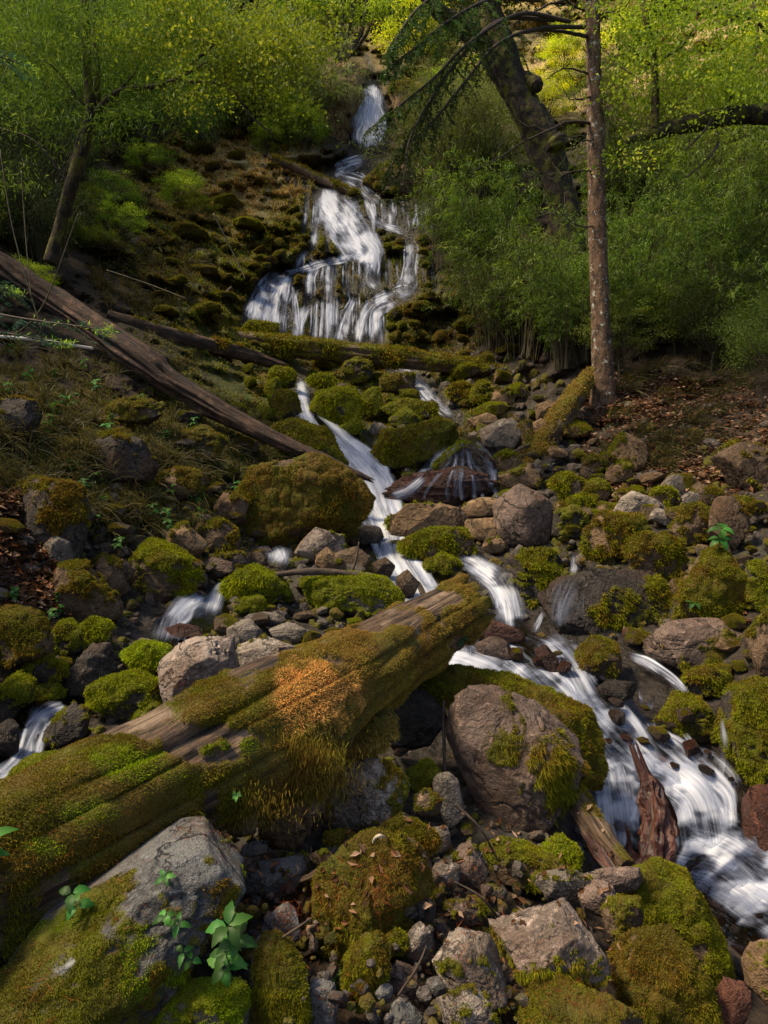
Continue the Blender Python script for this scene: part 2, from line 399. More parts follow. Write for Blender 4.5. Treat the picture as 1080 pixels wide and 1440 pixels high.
M['leaf_grey'] = mat_leaf('grey green leaves', (c3(.12, .16, .05), c3(.22, .27, .09), c3(.36, .40, .14)), .45)
M['leaf_dark'] = mat_leaf('dark leaves', (c3(.02, .045, .012), c3(.045, .08, .018), c3(.09, .13, .025)), .35)
M['needle'] = mat_leaf('conifer needles', (c3(.02, .05, .015), c3(.045, .09, .025), c3(.10, .17, .04)), .35)
M['needle_blue'] = mat_leaf('blue green needles', (c3(.02, .08, .06), c3(.04, .12, .09), c3(.07, .16, .11)), .3)
M['leaf_new'] = mat_leaf('fresh shoots', (c3(.22, .38, .03), c3(.3, .45, .05), c3(.4, .5, .08)), .45)
M['leaf_plant'] = mat_leaf('seedling leaves', (c3(.03, .12, .012), c3(.05, .18, .02), c3(.10, .26, .03)), .35)
M['grass'] = mat_leaf('dry grass', (c3(.07, .08, .02), c3(.16, .13, .05), c3(.28, .22, .10)), .35)
M['log'] = mat_wood('weathered log', c3(.15, .09, .05), c3(.04, .024, .015), c3(.30, .21, .14), stretch=11, bumpd=.03)
M['log_dark'] = mat_wood('fallen trunk', c3(.085, .045, .028), c3(.015, .010, .008), c3(.22, .12, .075), stretch=7, bumpd=.03)
M['wood_red'] = mat_wood('rotten red wood', c3(.10, .030, .018), c3(.015, .006, .005), c3(.20, .08, .05), stretch=14, rough=.3)
M['bark_dark'] = mat_bark('dark bark', c3(.06, .038, .022), c3(.012, .009, .007), c3(.2, .2, .17), -.4, (.13, .12, .016), 1.1)
M['bark_pine'] = mat_bark('lichened bark', c3(.20, .115, .065), c3(.045, .028, .018), c3(.42, .42, .36), .7, (.14, .06, .02), .2)
M['twig'] = mat_plain('twig bark', c3(.035, .024, .017), c3(.09, .06, .04))
M['stem'] = mat_plain('pale stems', c3(.045, .038, .018), c3(.11, .09, .045))
M['stem_green'] = mat_plain('green stems', c3(.05, .10, .03), c3(.10, .15, .04))
M['litter'] = mat_litter('fallen leaves', [c3(.10, .045, .02), c3(.22, .10, .05), c3(.30, .17, .10), c3(.13, .07, .04), c3(.38, .25, .17), c3(.06, .035, .02)])
M['needle_red'] = mat_litter('fallen pine needles', [c3(.25, .06, .018), c3(.16, .045, .02), c3(.32, .10, .03), c3(.10, .04, .02)])
M['shelf'] = mat_plain('shelf fungus', c3(.40, .32, .22), c3(.55, .46, .34))
M['white'] = mat_plain('bleached wood', c3(.6, .55, .45), c3(.75, .7, .6))
# ------------------------------------------------------------------ the streams (photo pixels: x, y, width) : used for the bed and for the water
STREAMS = [
 # main thread below the cross log
 ('a', [(423,532,16),(426,560,20),(432,588,24),(455,610,40),(488,640,66),(512,668,74),(530,700,60),(543,738,46),(552,778,56),(575,815,66),(600,850,70),(640,900,80)], .78),
 ('a', [(560,515,22),(590,540,22),(612,565,20),(640,588,12)], .62),
 ('d', [(660,618,8),(628,634,16),(602,655,16),(588,670,8)], .62),
 ('d', [(662,618,14),(684,640,18),(693,668,18),(688,690,14)], .62),
 ('d', [(640,640,30),(648,668,40),(636,705,40)], .22),
 ('d', [(672,640,24),(676,668,36),(668,700,40)], .24),
 ('d', [(600,668,14),(575,690,22),(548,700,16)], .62),
 ('a', [(500,562,10),(496,588,14)], .6),
 # fall behind the end of the big log
 ('b', [(636,780,12),(668,794,34),(700,818,46),(716,852,54),(722,895,46)], .85),
 # broad cascade
 ('b', [(560,930,50),(640,925,66),(700,948,80),(745,982,60),(770,1003,40)], .75),
 ('b', [(655,880,30),(690,912,80),(735,950,90),(785,1000,80),(830,1045,80),(868,1085,70)], .70),
 ('b', [(735,888,30),(775,905,50),(805,940,56),(835,990,70),(868,1030,80),(900,1062,70),(925,1095,60)], .70),
 ('b', [(820,985,20),(850,1005,36),(885,1035,50),(915,1070,50),(960,1105,60)], .55),
 ('b', [(832,1040,40),(852,1075,70),(862,1110,86),(866,1150,86),(872,1200,70)], .74),
 ('b', [(890,1085,46),(935,1100,84),(968,1125,106),(980,1160,112),(985,1195,110)], .72),
 ('b', [(905,1010,24),(960,1060,50),(1010,1110,60),(1020,1160,60)], .45),
 ('b', [(960,1185,120),(1010,1200,140),(1050,1225,130),(1110,1262,120),(1220,1330,140),(1400,1450,180)], .86),
 ('b', [(985,1215,60),(1035,1245,90),(1085,1285,80),(1150,1330,80),(1300,1430,110)], .55),
 ('b', [(880,918,10),(915,935,22),(945,955,20),(968,978,14)], .62),
 ('b', [(895,955,14),(910,975,24),(912,1010,26)], .55),
 ('d', [(1014,1008,8),(1018,1045,14),(1014,1085,18),(1006,1120,18)], .5),
 ('d', [(765,855,6),(757,875,10),(750,892,10)], .6),
 ('d', [(788,815,5),(787,850,8),(786,888,8)], .5),
 ('d', [(820,830,3),(820,880,5)], .6), ('d', [(806,810,40),(790,850,60),(785,885,50)], .30), ('d', [(930,862,3),(928,880,4)], .5), ('d', [(806,775,8),(808,795,14),(804,812,12)], .55),
 # left trickles
 ('c', [(318,815,12),(306,835,28),(294,865,30)], .66),
 ('c', [(290,838,16),(268,850,48),(250,872,62),(238,905,60)], .66),
 ('c', [(388,768,34),(392,780,38),(385,796,40)], .70),
 ('c', [(92,990,16),(60,1005,40),(42,1035,36),(36,1065,44),(14,1095,60),(-40,1120,60),(-160,1200,80),(-320,1320,100)], .62),
 ('c', [(610,968,16),(600,1000,20),(598,1040,24)], .4),
 ('c', [(590,1180,14),(805,1180,16),(820,1210,20)][1:], .6),
 # big fall
 ('f', [(470,240,14),(482,250,20),(503,256,26),(515,270,20),(540,290,16)], .60),
 ('f', [(456,262,20),(464,282,46),(482,308,58),(500,335,60),(516,356,50),(510,374,34)], .84),
 ('f', [(490,322,30),(515,345,40),(523,368,32),(520,390,24),(530,410,16)], .80),
 ('f', [(520,352,12),(490,362,16),(455,369,15),(425,378,14),(398,386,18)], .66),
 ('f', [(464,362,14),(464,400,16),(464,440,18),(463,488,20)], .82),
 ('f', [(444,368,16),(438,390,14),(434,424,18)], .76),
 ('f', [(436,428,14),(424,445,18),(416,484,18)], .70),
 ('f', [(411,398,5),(415,430,10),(420,484,14)], .68),
 ('f', [(396,384,22),(378,400,34),(364,430,38),(356,455,34)], .82),
 ('f', [(405,382,16),(396,410,26),(390,445,26),(388,475,26)], .80),
 ('f', [(380,395,20),(376,430,30),(374,468,28)], .70),
 ('f', [(498,418,8),(488,445,20),(478,488,26)], .78),
 ('f', [(488,372,6),(489,400,8),(488,425,8)], .58),
 ('f', [(510,375,5),(511,400,8),(512,412,6)], .52),
 ('f', [(556,412,14),(532,422,20),(512,440,18),(502,488,18)], .82),
 ('f', [(560,424,10),(540,432,20),(527,446,16),(528,490,18)], .82),
 ('f', [(538,440,5),(536,490,8)], .5),
 ('f', [(586,410,8),(570,412,24),(552,416,20)], .70),
 ('f', [(575,335,16),(577,355,24),(575,378,22),(573,398,26),(564,412,26)], .80),
 ('f', [(443,270,10),(445,300,12),(442,330,12),(441,350,10)], .70),
 ('f', [(462,325,6),(460,350,7)], .5),
 ('f', [(434,350,8),(424,362,12),(416,380,14)], .7),
 ('f', [(500,280,6),(504,296,10),(512,314,10)], .72),
 ('f', [(514,272,10),(521,292,16),(530,312,14),(556,322,14),(576,330,14)], .72),
 ('f', [(540,280,6),(541,300,12),(548,318,10)], .64),
 ('f', [(550,280,6),(551,306,8)], .66),
 ('f', [(563,285,3),(563,305,5)], .5),
 ('f', [(574,283,4),(572,303,5)], .55),
 ('f', [(596,284,4),(584,305,8),(579,325,8)], .66),
 ('f', [(614,274,5),(604,292,11),(592,308,8),(583,325,6)], .70),
 ('f', [(528,314,5),(530,340,6),(534,352,5)], .5),
 ('f', [(402,246,5),(407,256,6)], .7), ('f', [(414,250,4),(416,262,6)], .6), ('f', [(426,252,6),(430,264,8)], .66),
 ('f', [(460,240,6),(461,252,7)], .62), ('f', [(473,240,6),(474,257,7)], .62),
 ('f', [(517,226,16),(500,228,26),(478,236,26),(464,242,18)], .62),
 ('u', [(526,117,10),(523,130,30),(521,150,42),(519,175,52),(517,212,58)], .95),
 ('u', [(516,80,6),(519,90,6),(526,98,5)], .66), ('u', [(557,86,14),(557,100,12)], .62),
]
_r = np.random.RandomState(3)
for _x in np.arange(430, 612, 4.6):
    for (_y0, _y1, _p) in ((270, 334, .7), (355, 412, .7), (408, 486, .85)):
        if _r.rand() > _p or (_y0 < 280 and 465 < _x < 495) or (_y1 > 450 and _x > 545): continue
        _a = _x + _r.uniform(-3, 3); _t = _y0 + _r.uniform(0, 14); _b = _y1 - _r.uniform(0, 16); _wi = _r.uniform(2.4, 7.5); _d = (_a - 500) * .06
        STREAMS.append(('f', [(_a, _t, _wi * .6), (_a + _d * .4, (_t + _b) / 2, _wi), (_a + _d, _b, _wi * .9)], _r.uniform(.5, .8)))
for _x in np.arange(348, 410, 6): STREAMS.append(('f', [(_x + 14, 392 + _r.uniform(0, 12), 5), (_x + 6, 425, 8), (_x, 468 + _r.uniform(-8, 8), 8)], _r.uniform(.4, .6)))
for _k, _x in enumerate((612, 624, 634, 643, 652, 660, 668, 676, 684)):
    _q = _x + _r.uniform(-10, 10); STREAMS.append(('d', [(650 + (_x - 650) * .35, 624 + abs(_x - 655) * .25, 3), ((_x + 652) / 2 + _r.uniform(-3, 3), 652, 5), (_q, 684, 7), (_q + _r.uniform(-12, 6), 706, 9)], _r.uniform(.34, .60)))
ZONE = {'a': 40, 'b': 60, 'c': 35, 'f': 7, 'u': 6, 'd': 10}

def seg_dist(px, py, pts):
    d = np.full(np.shape(px), 1e9)
    for (x0, y0, w0), (x1, y1, w1) in zip(pts[:-1], pts[1:]):
        vx, vy = x1 - x0, y1 - y0; L = vx * vx + vy * vy + 1e-9
        t = np.clip(((px - x0) * vx + (py - y0) * vy) / L, 0, 1)
        d = np.minimum(d, np.hypot(px - x0 - t * vx, py - y0 - t * vy) - (w0 + (w1 - w0) * t) / 2)
    return d
def wetness(px, py):
    w = np.zeros(np.shape(px))
    for z, pts, _ in STREAMS: w = np.maximum(w, 1 - sst(-2, ZONE[z] * .75, seg_dist(px, py, pts)))
    return w
def blob(px, py, x, y, rx, ry): return 1 - sst(.5, 1.1, np.hypot((px - x) / rx, (py - y) / ry))
def depth(px, py, wet=None):
    """distance of the real (bumpy) ground behind a pixel"""
    px = np.atleast_1d(np.asarray(px, float)); py = np.atleast_1d(np.asarray(py, float))
    Y = D0(px, py); P = W(px, py, Y)
    if wet is None: wet = wetness(px, py)
    q = P.reshape(-1, 3)
    n = fbm(q * .9, 5, 3).reshape(Y.shape) * .045 + fbm(q * 3.5, 4, 9).reshape(Y.shape) * .022
    # ledges: the rock steps catch the falls
    fall = blob(px, py, 480, 380, 190, 150)
    n = n - fall * .020 * np.abs(fbm(q * np.array([1.0, 1.0, 2.2]), 4, 31).reshape(Y.shape))
    hum = blob(px, py, 330, 330, 170, 170); n = n - hum * .034 * np.abs(vn((q * 1.5), 41)).reshape(Y.shape) - hum * .018 * np.abs(vn((q * 3.7), 42)).reshape(Y.shape)
    return Y * (1 + n * (1 - .72 * wet) + .012 * wet)
def G(px, py, k=1.0):
    """point of the ground seen at that pixel"""
    return W(px, py, depth(px, py)[0] * k) if np.ndim(px) == 0 else W(px, py, depth(px, py) * k)

def gl(a, b, s): return list(np.arange(a, b, s))
gx = np.array(gl(-1400, -60, 26) + gl(-60, 1140, 4) + gl(1140, 2500, 26)); gy = np.array(gl(-420, -30, 15) + gl(-30, 1470, 4) + gl(1470, 2300, 26))
PX, PY = np.meshgrid(gx, gy)
wet = wetness(PX, PY); DY = depth(PX, PY, wet); GV = W(PX, PY, DY)
nr, nc = PX.shape
# carry the ground on under and behind the viewpoint, and over the top of the slope
ext = []
for k, (yy, zz, sx) in enumerate([(.2, -.3, 2.0), (-2, -.9, 5), (-8, -3.0, 11), (-25, -9, 26)]):
    u = (gx - 540) / 1400.0
    ext.append(np.stack([u * sx * 1.3, np.full(nc, yy), np.full(nc, zz) + np.abs(u) ** 1.5 * sx * .45 + .1 * fbm(np.stack([u * sx, u * 0 + k, u * 0], -1), 3, 5)], -1))
GV2 = np.concatenate([GV] + [e[None] for e in ext]); nr2 = len(GV2)
def zf(f): return np.concatenate([f, np.repeat(f[-1:] * .3, nr2 - nr, 0)])
stone = np.clip(blob(PX, PY, 560, 1000, 620, 420) + blob(PX, PY, 620, 600, 260, 190) + blob(PX, PY, 900, 760, 330, 130), 0, 1)
mo = .30 + .35 * blob(PX, PY, 420, 420, 260, 230) + .3 * blob(PX, PY, 560, 600, 200, 120) + .3 * blob(PX, PY, 330, 660, 260, 120) + .1 * sst(400, 100, PY) - .45 * blob(PX, PY, 960, 600, 260, 130) \
     - .2 * blob(PX, PY, 60, 700, 150, 140) - .25 * blob(PX, PY, 560, 1330, 500, 200)
pale = np.clip(blob(PX, PY, 860, 40, 420, 190) * sst(220, 90, PY), 0, 1) * .9 + .75 * blob(PX, PY, 310, 240, 160, 80)  # where the ground is painted as sunlit: far hillside and left slope
i = np.arange(nr2 - 1)[:, None] * nc; j = np.arange(nc - 1)[None]
GF = np.stack([i + j, i + nc + j, i + nc + j + 1, i + j + 1], -1).reshape(-1, 4)
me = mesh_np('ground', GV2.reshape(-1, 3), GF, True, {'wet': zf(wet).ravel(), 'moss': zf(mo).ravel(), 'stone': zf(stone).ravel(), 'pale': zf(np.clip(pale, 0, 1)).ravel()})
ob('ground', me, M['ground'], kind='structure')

# ------------------------------------------------------------------ rocks
def hull(P):
    P = sorted(set(map(tuple, P)))
    def half(Q):
        h = []
        for p in Q:
            while len(h) > 1 and (h[-1][0]-h[-2][0])*(p[1]-h[-2][1]) - (h[-1][1]-h[-2][1])*(p[0]-h[-2][0]) <= 0: h.pop()
            h.append(p)
        return h
    a, b = half(P), half(P[::-1]); return np.array(a[:-1] + b[:-1], float)

def rock_shape(poly, T, seed, lvl, lump=0.0, sharp=110, rough=1.0, strata=0.0, spec=None):
    """poly: silhouette (u right, v up, metres, about 0,0); T: half depth. Cut by planes, worn edges, fractal chips."""
    rs = np.random.RandomState(seed); poly = hull(poly); sc = np.array([np.ptp(poly[:, 0]) / 2, T, np.ptp(poly[:, 1]) / 2])
    Pn = poly / [sc[0], sc[2]]
    nn, hh = [], []
    m = len(Pn)
    for k in range(m):
        a, b = Pn[k], Pn[(k + 1) % m]; e = b - a; L = np.hypot(*e)
        if L < .12: continue
        n2 = np.array([e[1], -e[0]]) / L
        h = n2 @ a
        if h < .05: h = .05
        w = rs.uniform(-.30, .05) if n2[1] > .3 else rs.uniform(-.25, .25)
        n3 = np.array([n2[0], w, n2[1]]); l = np.linalg.norm(n3)
        nn.append(n3 / l); hh.append(h / l)
    front = spec or [(rs.uniform(-.35, .35), rs.uniform(.75, 1.2)), (rs.uniform(-.5, .3), rs.uniform(-.5, .1)), (rs.uniform(-.1, .9), rs.uniform(-.3, .5)), (rs.uniform(-1.1, -.5), rs.uniform(-.1, .6))]
    for (a, b) in front:
        n3 = np.array([a, -1.0, b]); n3 /= np.linalg.norm(n3); n2 = n3[[0, 2]]
        h = (Pn @ n2).max() + (.02 if abs(b) > .4 or abs(a) > .5 else 0)
        nn.append(n3); hh.append(max(h * rs.uniform(.88, 1.0), .45))
    nn.append([0, -1, 0]); hh.append(1.0); nn.append([0, 1, 0]); hh.append(.9)
    for _ in range(3):
        n3 = nrm(rs.normal(size=3)); n3[1] = abs(n3[1]); nn.append(n3); hh.append(rs.uniform(.75, .95) + .1)
    nn = np.array(nn); hh = np.array(hh)
    D, Fa = ico(lvl)
    q = np.clip(D @ nn.T, 1e-4, None) / hh
    lq = np.log(q); m_ = lq.max(1, keepdims=True); r = np.exp(-(m_[:, 0] + np.log(np.exp(sharp * (lq - m_)).sum(1)) / sharp))
    V = D * r[:, None]
    if sharp > 15:
        cn = nrm(rs.normal(size=(11, 3))); cn[:, 1] = -np.abs(cn[:, 1])
        ch = (V @ cn.T).max(0) * rs.uniform(.74, .95, 11)
        V = V / np.maximum(1, ((V @ cn.T) / ch).max(1))[:, None]
    o = rs.uniform(0, 90, 3)
    V = V * (1 + rough * (.035 * fbm(V * 1.5 + o, 3, 1) + .020 * fbm(V * 7 + o, 5, 2)))[:, None]
    rid = np.abs(fbm(V * 2.6 + o + 9, 3, 5)); V = V * (1 - .07 * rough * (1 - sst(0, .12, rid)))[:, None]
    if strata: V = V * (1 + strata * .05 * np.sin((V[:, 2] + .25 * V[:, 0] + .3 * fbm(V * 1.5 + o, 2, 6)) * 16))[:, None]
    if lump:
        c = np.abs(vn(V * 3.0 + o, 11)); c2 = np.abs(vn(V * 6.5 + o, 12))
        V = V * (1 + lump * (.20 * c + .09 * c2 - .08))[:, None]
    return V * sc, Fa

def moss_mask(V, Fa, amt, mdir, seed, size):
    N = vnormals(V, Fa); o = seed * 3.1
    f = fbm(V / size * 1.6 + o, 4, 21) * .75 + fbm(V / size * 6 + o, 3, 22) * .35
    md = nrm(np.array(mdir)); return N, np.clip((N @ md) * .62 + f * .85 + (amt - .5) * 1.75 + .06, 0, 1.3)

def moss_part(parent, V, Fa, N, mask, Y, hue, dens=1.0, hang=.5, orange=0, lime=0, ln=2.0, seed=0, cap=90000, loc=None, wpx=1.1):
    """shoots of moss growing out of the masked faces"""
    rs = np.random.RandomState(seed + 99)
    fm = mask[Fa].mean(1); fn = nrm(N[Fa].mean(1)); w = sst(.40, .66, fm)
    a, b, c = V[Fa[:, 0]], V[Fa[:, 1]], V[Fa[:, 2]]
    facing = (fn[:, 1] < .45)
    area = (np.linalg.norm(np.cross(b - a, c - a), axis=1) / 2 * w * facing).sum()
    mm = Y / 711.0; wd = wpx * mm; l = ln * mm
    n = int(min(cap, dens * 2.3 * area / (wd * l * .5)))
    if n < 30: return None
    P, fi = sample_faces(V, Fa, w * facing, n, rs)
    g = nrm(fn[fi]); down = np.array([0, 0, -1.0]); side = (1 - np.abs(g[:, 2:])) 
    patch = fbm(P / (mm * 40) + seed, 3, 5)
    d = nrm(g * 1.0 + down * (hang * side + .05) + rs.normal(size=(n, 3)) * .42)
    L = l * (.35 + 1.1 * rs.rand(n) ** 1.5) * (1 + .8 * patch) * (1 + 1.5 * hang * side[:, 0] * (g[:, 2] < .15) * (patch > 0))
    Vb, Fb, t, r = blades(P - g * l * .15, d, np.maximum(L, l * .3), wd * (.7 + .6 * rs.rand(n)), rs)
    og = np.repeat(np.broadcast_to(orange(P) if callable(orange) else orange, (n,)), 3); lm = np.repeat(np.broadcast_to(lime(P) if callable(lime) else lime, (n,)), 3)
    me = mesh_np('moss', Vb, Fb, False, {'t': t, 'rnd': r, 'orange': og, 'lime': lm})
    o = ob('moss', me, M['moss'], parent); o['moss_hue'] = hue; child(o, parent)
    return o

TINT = {'grey': (.21, .19, .175), 'blue': (.16, .17, .185), 'pale': (.36, .32, .29), 'pink': (.34, .285, .26), 'brown': (.17, .12, .08), 'tan': (.28, .19, .11), 'dark': (.07, .06, .055), 'red': (.15, .06, .04), 'maroon': (.215, .16, .14)}
TINT = {k: tuple(x * 1.18 * y for x, y in zip(v, (1.06, 1.0, .90))) for k, v in TINT.items()}
def hero(name, cat, label, poly, tint, moss=0, hue=.2, Y=None, T=None, mdir=(0, -.25, 1), wet=0, lump=0, seed=None, k=1.0, hang=.5, sharp=110, strata=0, spec=None, orange=0, lime=0, ln=2.0, rough=1.0, group=None, kind=None):
    P = np.array(poly, float); cx, cy = (P.min(0) + P.max(0)) / 2; h = np.ptp(P[:, 1]); wpx = np.ptp(P[:, 0])
    given = Y is not None
    if Y is None: Y = float(depth(cx, P[:, 1].max() - .08 * h)[0]) * k * .99
    wet = max(wet, .75 * float(wetness(np.array([cx]), np.array([P[:, 1].max() - .2 * h]))[0])) if not given else wet
    seed = seed if seed is not None else int(cx * 7 + cy * 13) % 9973
    s = Y / F; q = np.stack([(P[:, 0] - cx) * s, (cy - P[:, 1]) * s], -1)
    T = (T or .75) * .5 * min(wpx, h) * s * 1.0
    lvl = 6 if max(wpx, h) > 75 else 5 if max(wpx, h) > 30 else 4
    V, Fa = rock_shape(q, T, seed, lvl, lump, sharp, rough, strata, spec)
    size = max(wpx, h) * s / 2
    c = W(cx, cy, Y) + np.array([0, T * .15, 0])
    for _ in range(3):     # keep the worn stone as wide and as tall as it should be
        x_, y_ = projpx(V + c); V = V * [wpx / np.ptp(x_), 1, h / np.ptp(y_)]; x_, y_ = projpx(V + c)
        c = c + np.array([cx - (x_.min() + x_.max()) / 2, 0, (y_.min() + y_.max()) / 2 - cy]) * s * [1, 1, 1]
    N, mk = moss_mask(V, Fa, moss, mdir, seed, size)
    if moss <= 0: mk = mk * 0
    if lump == 0 and moss > 0:   # moss cushions stand proud
        mp = Y / F; V = V + N * (sst(.4, .7, mk) * mp * (1.0 + 5 * np.abs(vn(V / (mp * 22), 3)) + 3 * np.abs(vn(V / (mp * 9), 4))))[:, None]
    z = V[:, 2]; low = 1 - sst(0, .35, (z - z.min()) / max(np.ptp(z), 1e-6))  # mask for the painted shade at the foot
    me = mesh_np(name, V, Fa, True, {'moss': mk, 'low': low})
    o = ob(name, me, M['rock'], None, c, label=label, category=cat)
    t = TINT[tint]; rs = np.random.RandomState(seed); j = rs.uniform(.88, 1.12)
    o.color = (t[0] * j, t[1] * j, t[2] * j, 1); o['moss_hue'] = hue + .18; o['wet'] = wet
    if group: o['group'] = group
    if moss > 0: moss_part(o, V, Fa, N, mk, Y, hue + .18, hang=hang, seed=seed, orange=orange, lime=lime, ln=ln)
    return o
H = hero
FD = (0, -1, -.1)
# foreground
H('boulder','boulder','long leaning grey slab streaked with moss below the big log',[(-60,1400),(30,1300),(185,1172),(272,1152),(346,1188),(338,1240),(300,1300),(235,1400),(190,1500),(-60,1500)],'blue',.56,.12,Y=2.05,T=1.0,mdir=(.5,-.8,.1),spec=[(-.55,.9),(.9,-.1),(.35,.35)],lime=lambda P:.8*(fbm(P*7,2,4)>.38),ln=2.4,seed=3)
H('boulder','boulder','low bright moss covered stone at the bottom edge beside the seedling',[(180,1480),(215,1410),(262,1372),(340,1385),(352,1440),(345,1500)],'grey',.72,.75,Y=1.98,lime=lambda P:.9*(fbm(P*8,2,4)>.1))
H('rock','rock','blue grey stone capped with golden moss at the bottom, right of the seedling',[(346,1335),(368,1312),(398,1308),(432,1345),(434,1400),(420,1490),(345,1480)],'blue',.58,.15,Y=2.12,mdir=(.4,-.7,.4))
H('rock','rock','broken blue grey stone with sharp corner under the red needles',[(366,1285),(395,1268),(420,1290),(424,1318),(380,1330),(366,1310)],'blue',.0,Y=2.35)
H('boulder','boulder','shaggy olive brown mossy boulder in the middle of the foreground',[(440,1270),(448,1225),(470,1195),(512,1168),(560,1185),(608,1240),(592,1290),(548,1322),(500,1352),(452,1358)],'tan',.74,.02,Y=2.55,mdir=(0,-.8,.6),hang=.9,ln=2.4,spec=[(-.2,.9),(.75,-.15),(-.85,0)])
H('rock','rock','upright mossy stone wedged under the shaggy boulder',[(484,1355),(530,1310),(545,1335),(538,1395),(505,1422),(482,1405)],'blue',.66,.15,Y=2.28,mdir=(0,-1,.3))
H('rock','rock','pale grey tilted stone with a mossy lower face, bottom centre',[(607,1345),(640,1303),(676,1310),(716,1395),(704,1422),(655,1408),(615,1380)],'pale',.50,.2,Y=2.3,mdir=(-.2,-.6,-.8),seed=12)
H('boulder','boulder','pale pinkish boulder with a fringe of moss along its lower front',[(686,1280),(718,1262),(790,1264),(850,1325),(858,1368),(800,1402),(740,1378),(700,1325)],'pink',.56,.25,Y=2.4,mdir=(.1,-.6,-.8),spec=[(0,1.3),(.1,-.6),(.7,.2)],hang=.9,ln=2.4,seed=33)
H('rock','rock','half buried grey stone with moss at the bottom edge',[(612,1405),(640,1385),(690,1418),(705,1470),(625,1480)],'pale',.5,.15,Y=2.14)
H('boulder','boulder','brown moss slab at the bottom edge under the pale boulder',[(735,1405),(850,1372),(905,1440),(905,1520),(720,1520)],'brown',.75,0.0,Y=2.2)
H('boulder','boulder','large rusty moss boulder in the lower right corner',[(860,1340),(905,1310),(955,1300),(1003,1370),(1012,1430),(985,1490),(880,1490)],'brown',.72,-.1,Y=2.45,mdir=(-.1,-.9,.4))
H('boulder','boulder','bright green mossy ridge beside the pool',[(855,1228),(925,1208),(975,1245),(1012,1315),(1030,1410),(965,1345),(895,1315)],'brown',.70,.3,Y=3.05,mdir=(.2,-.6,.6))
H('boulder','boulder','big brown angular boulder with bare pale scars and mossy right side',[(628,985),(646,962),(700,975),(792,1036),(823,1064),(815,1102),(778,1162),(735,1196),(680,1170),(650,1120),(626,1040)],'maroon',.50,.1,Y=3.6,T=.8,mdir=(1,-.25,-.35),spec=[(-.12,.45),(1.0,-.25),(-.7,-.5)],hang=.9,seed=5,ln=2.4,sharp=160,rough=.75)
H('boulder','boulder','dark green moss wedge behind the big brown boulder',[(585,948),(640,938),(740,975),(812,1008),(852,1078),(840,1112),(800,1095),(700,1000)],'dark',.95,.1,Y=4.0,T=.5,mdir=(0,-.6,.8),ln=2.4)
H('boulder','boulder','whitish left ended boulder with mossy back under the log',[(455,1138),(482,1085),(540,1065),(577,1092),(566,1130),(520,1167),(470,1172)],'pale',.50,.2,Y=3.15,mdir=(.8,-.3,.6),seed=18)
H('rock','rock','stone with golden moss cap tucked against the log',[(450,1045),(478,1010),(540,998),(561,1016),(556,1050),(512,1076),(465,1070)],'brown',.78,.0,Y=3.35,orange=.35,hang=.9)
H('boulder','boulder','tan stone propping the big log from below',[(362,1182),(368,1125),(420,1055),(476,1078),(452,1130),(425,1180),(388,1196)],'tan',.28,.05,Y=2.95,mdir=(.2,-.3,1))
H('boulder','boulder','dark angular boulder under the log end',[(512,980),(558,958),(615,960),(630,1010),(602,1052),(560,1058),(540,1012)],'dark',.25,.3,Y=3.95)
H('rock','rock','small tan stone under the log next to the grey slab',[(315,1150),(335,1118),(364,1122),(358,1165),(325,1178)],'tan',.15,.1,Y=2.85)
H('rock','rock','grey blue rounded stone with faint moss beside the grey slab',[(338,1228),(380,1202),(422,1204),(432,1235),(390,1268),(342,1264)],'blue',.36,.1,Y=2.72)
H('rock','rock','dark blue stone at the very bottom, centre left',[(432,1388),(468,1375),(476,1430),(462,1490),(430,1480)],'blue',.0,Y=2.15)
H('rock','rock','mossy stone with rusty left end under the brown boulder',[(678,1192),(720,1178),(777,1205),(792,1236),(762,1257),(700,1242)],'brown',.66,.3,Y=3.1)
H('rock','rock','yellow green moss lump right of the brown boulder',[(757,1192),(790,1175),(816,1200),(812,1224),(775,1218)],'brown',.85,.7,Y=3.3)
H('rock','rock','grey wedge stone with mossy corner above the pink boulder',[(748,1242),(800,1221),(837,1235),(832,1262),(785,1270)],'grey',.35,.25,Y=2.9)
H('rock','rock','reddish brown stone next to the splintered branch',[(812,1262),(840,1234),(868,1245),(866,1275),(838,1290),(814,1280)],'maroon',.08,.1,Y=2.85)
H('rock','rock','flat brown stone at the foot of the splintered branch',[(822,1228),(850,1218),(895,1220),(905,1250),(850,1256)],'maroon',.12,.1,Y=3.0)
H('rock','rock','brown block with a mossy face left of the brown boulder',[(625,1205),(665,1180),(686,1225),(672,1257),(640,1250)],'maroon',.3,.2,Y=2.95)
H('rock','rock','small dark cube like stone above the shaggy boulder',[(606,1165),(632,1160),(634,1195),(608,1201)],'grey',.0,Y=3.0)
H('rock','rock','orange tinted mossy stone right behind the shaggy boulder',[(530,1160),(560,1146),(606,1148),(614,1190),(600,1215),(555,1195)],'brown',.7,-.25,Y=2.85)
H('rock','rock','green moss lump in the dark gap left of the brown boulder',[(572,1085),(600,1070),(622,1098),(602,1122),(576,1114)],'dark',.8,.4,Y=3.45)
H('rock','rock','dark upright splinter of rock left of the brown boulder',[(608,1092),(642,1085),(654,1145),(632,1168),(618,1130)],'grey',.05,.1,Y=3.3)
H('boulder','boulder','mossy brown mound on the right bank of the foreground',[(845,1290),(870,1262),(900,1265),(905,1300),(870,1322),(850,1320)],'brown',.7,.2,Y=2.75)
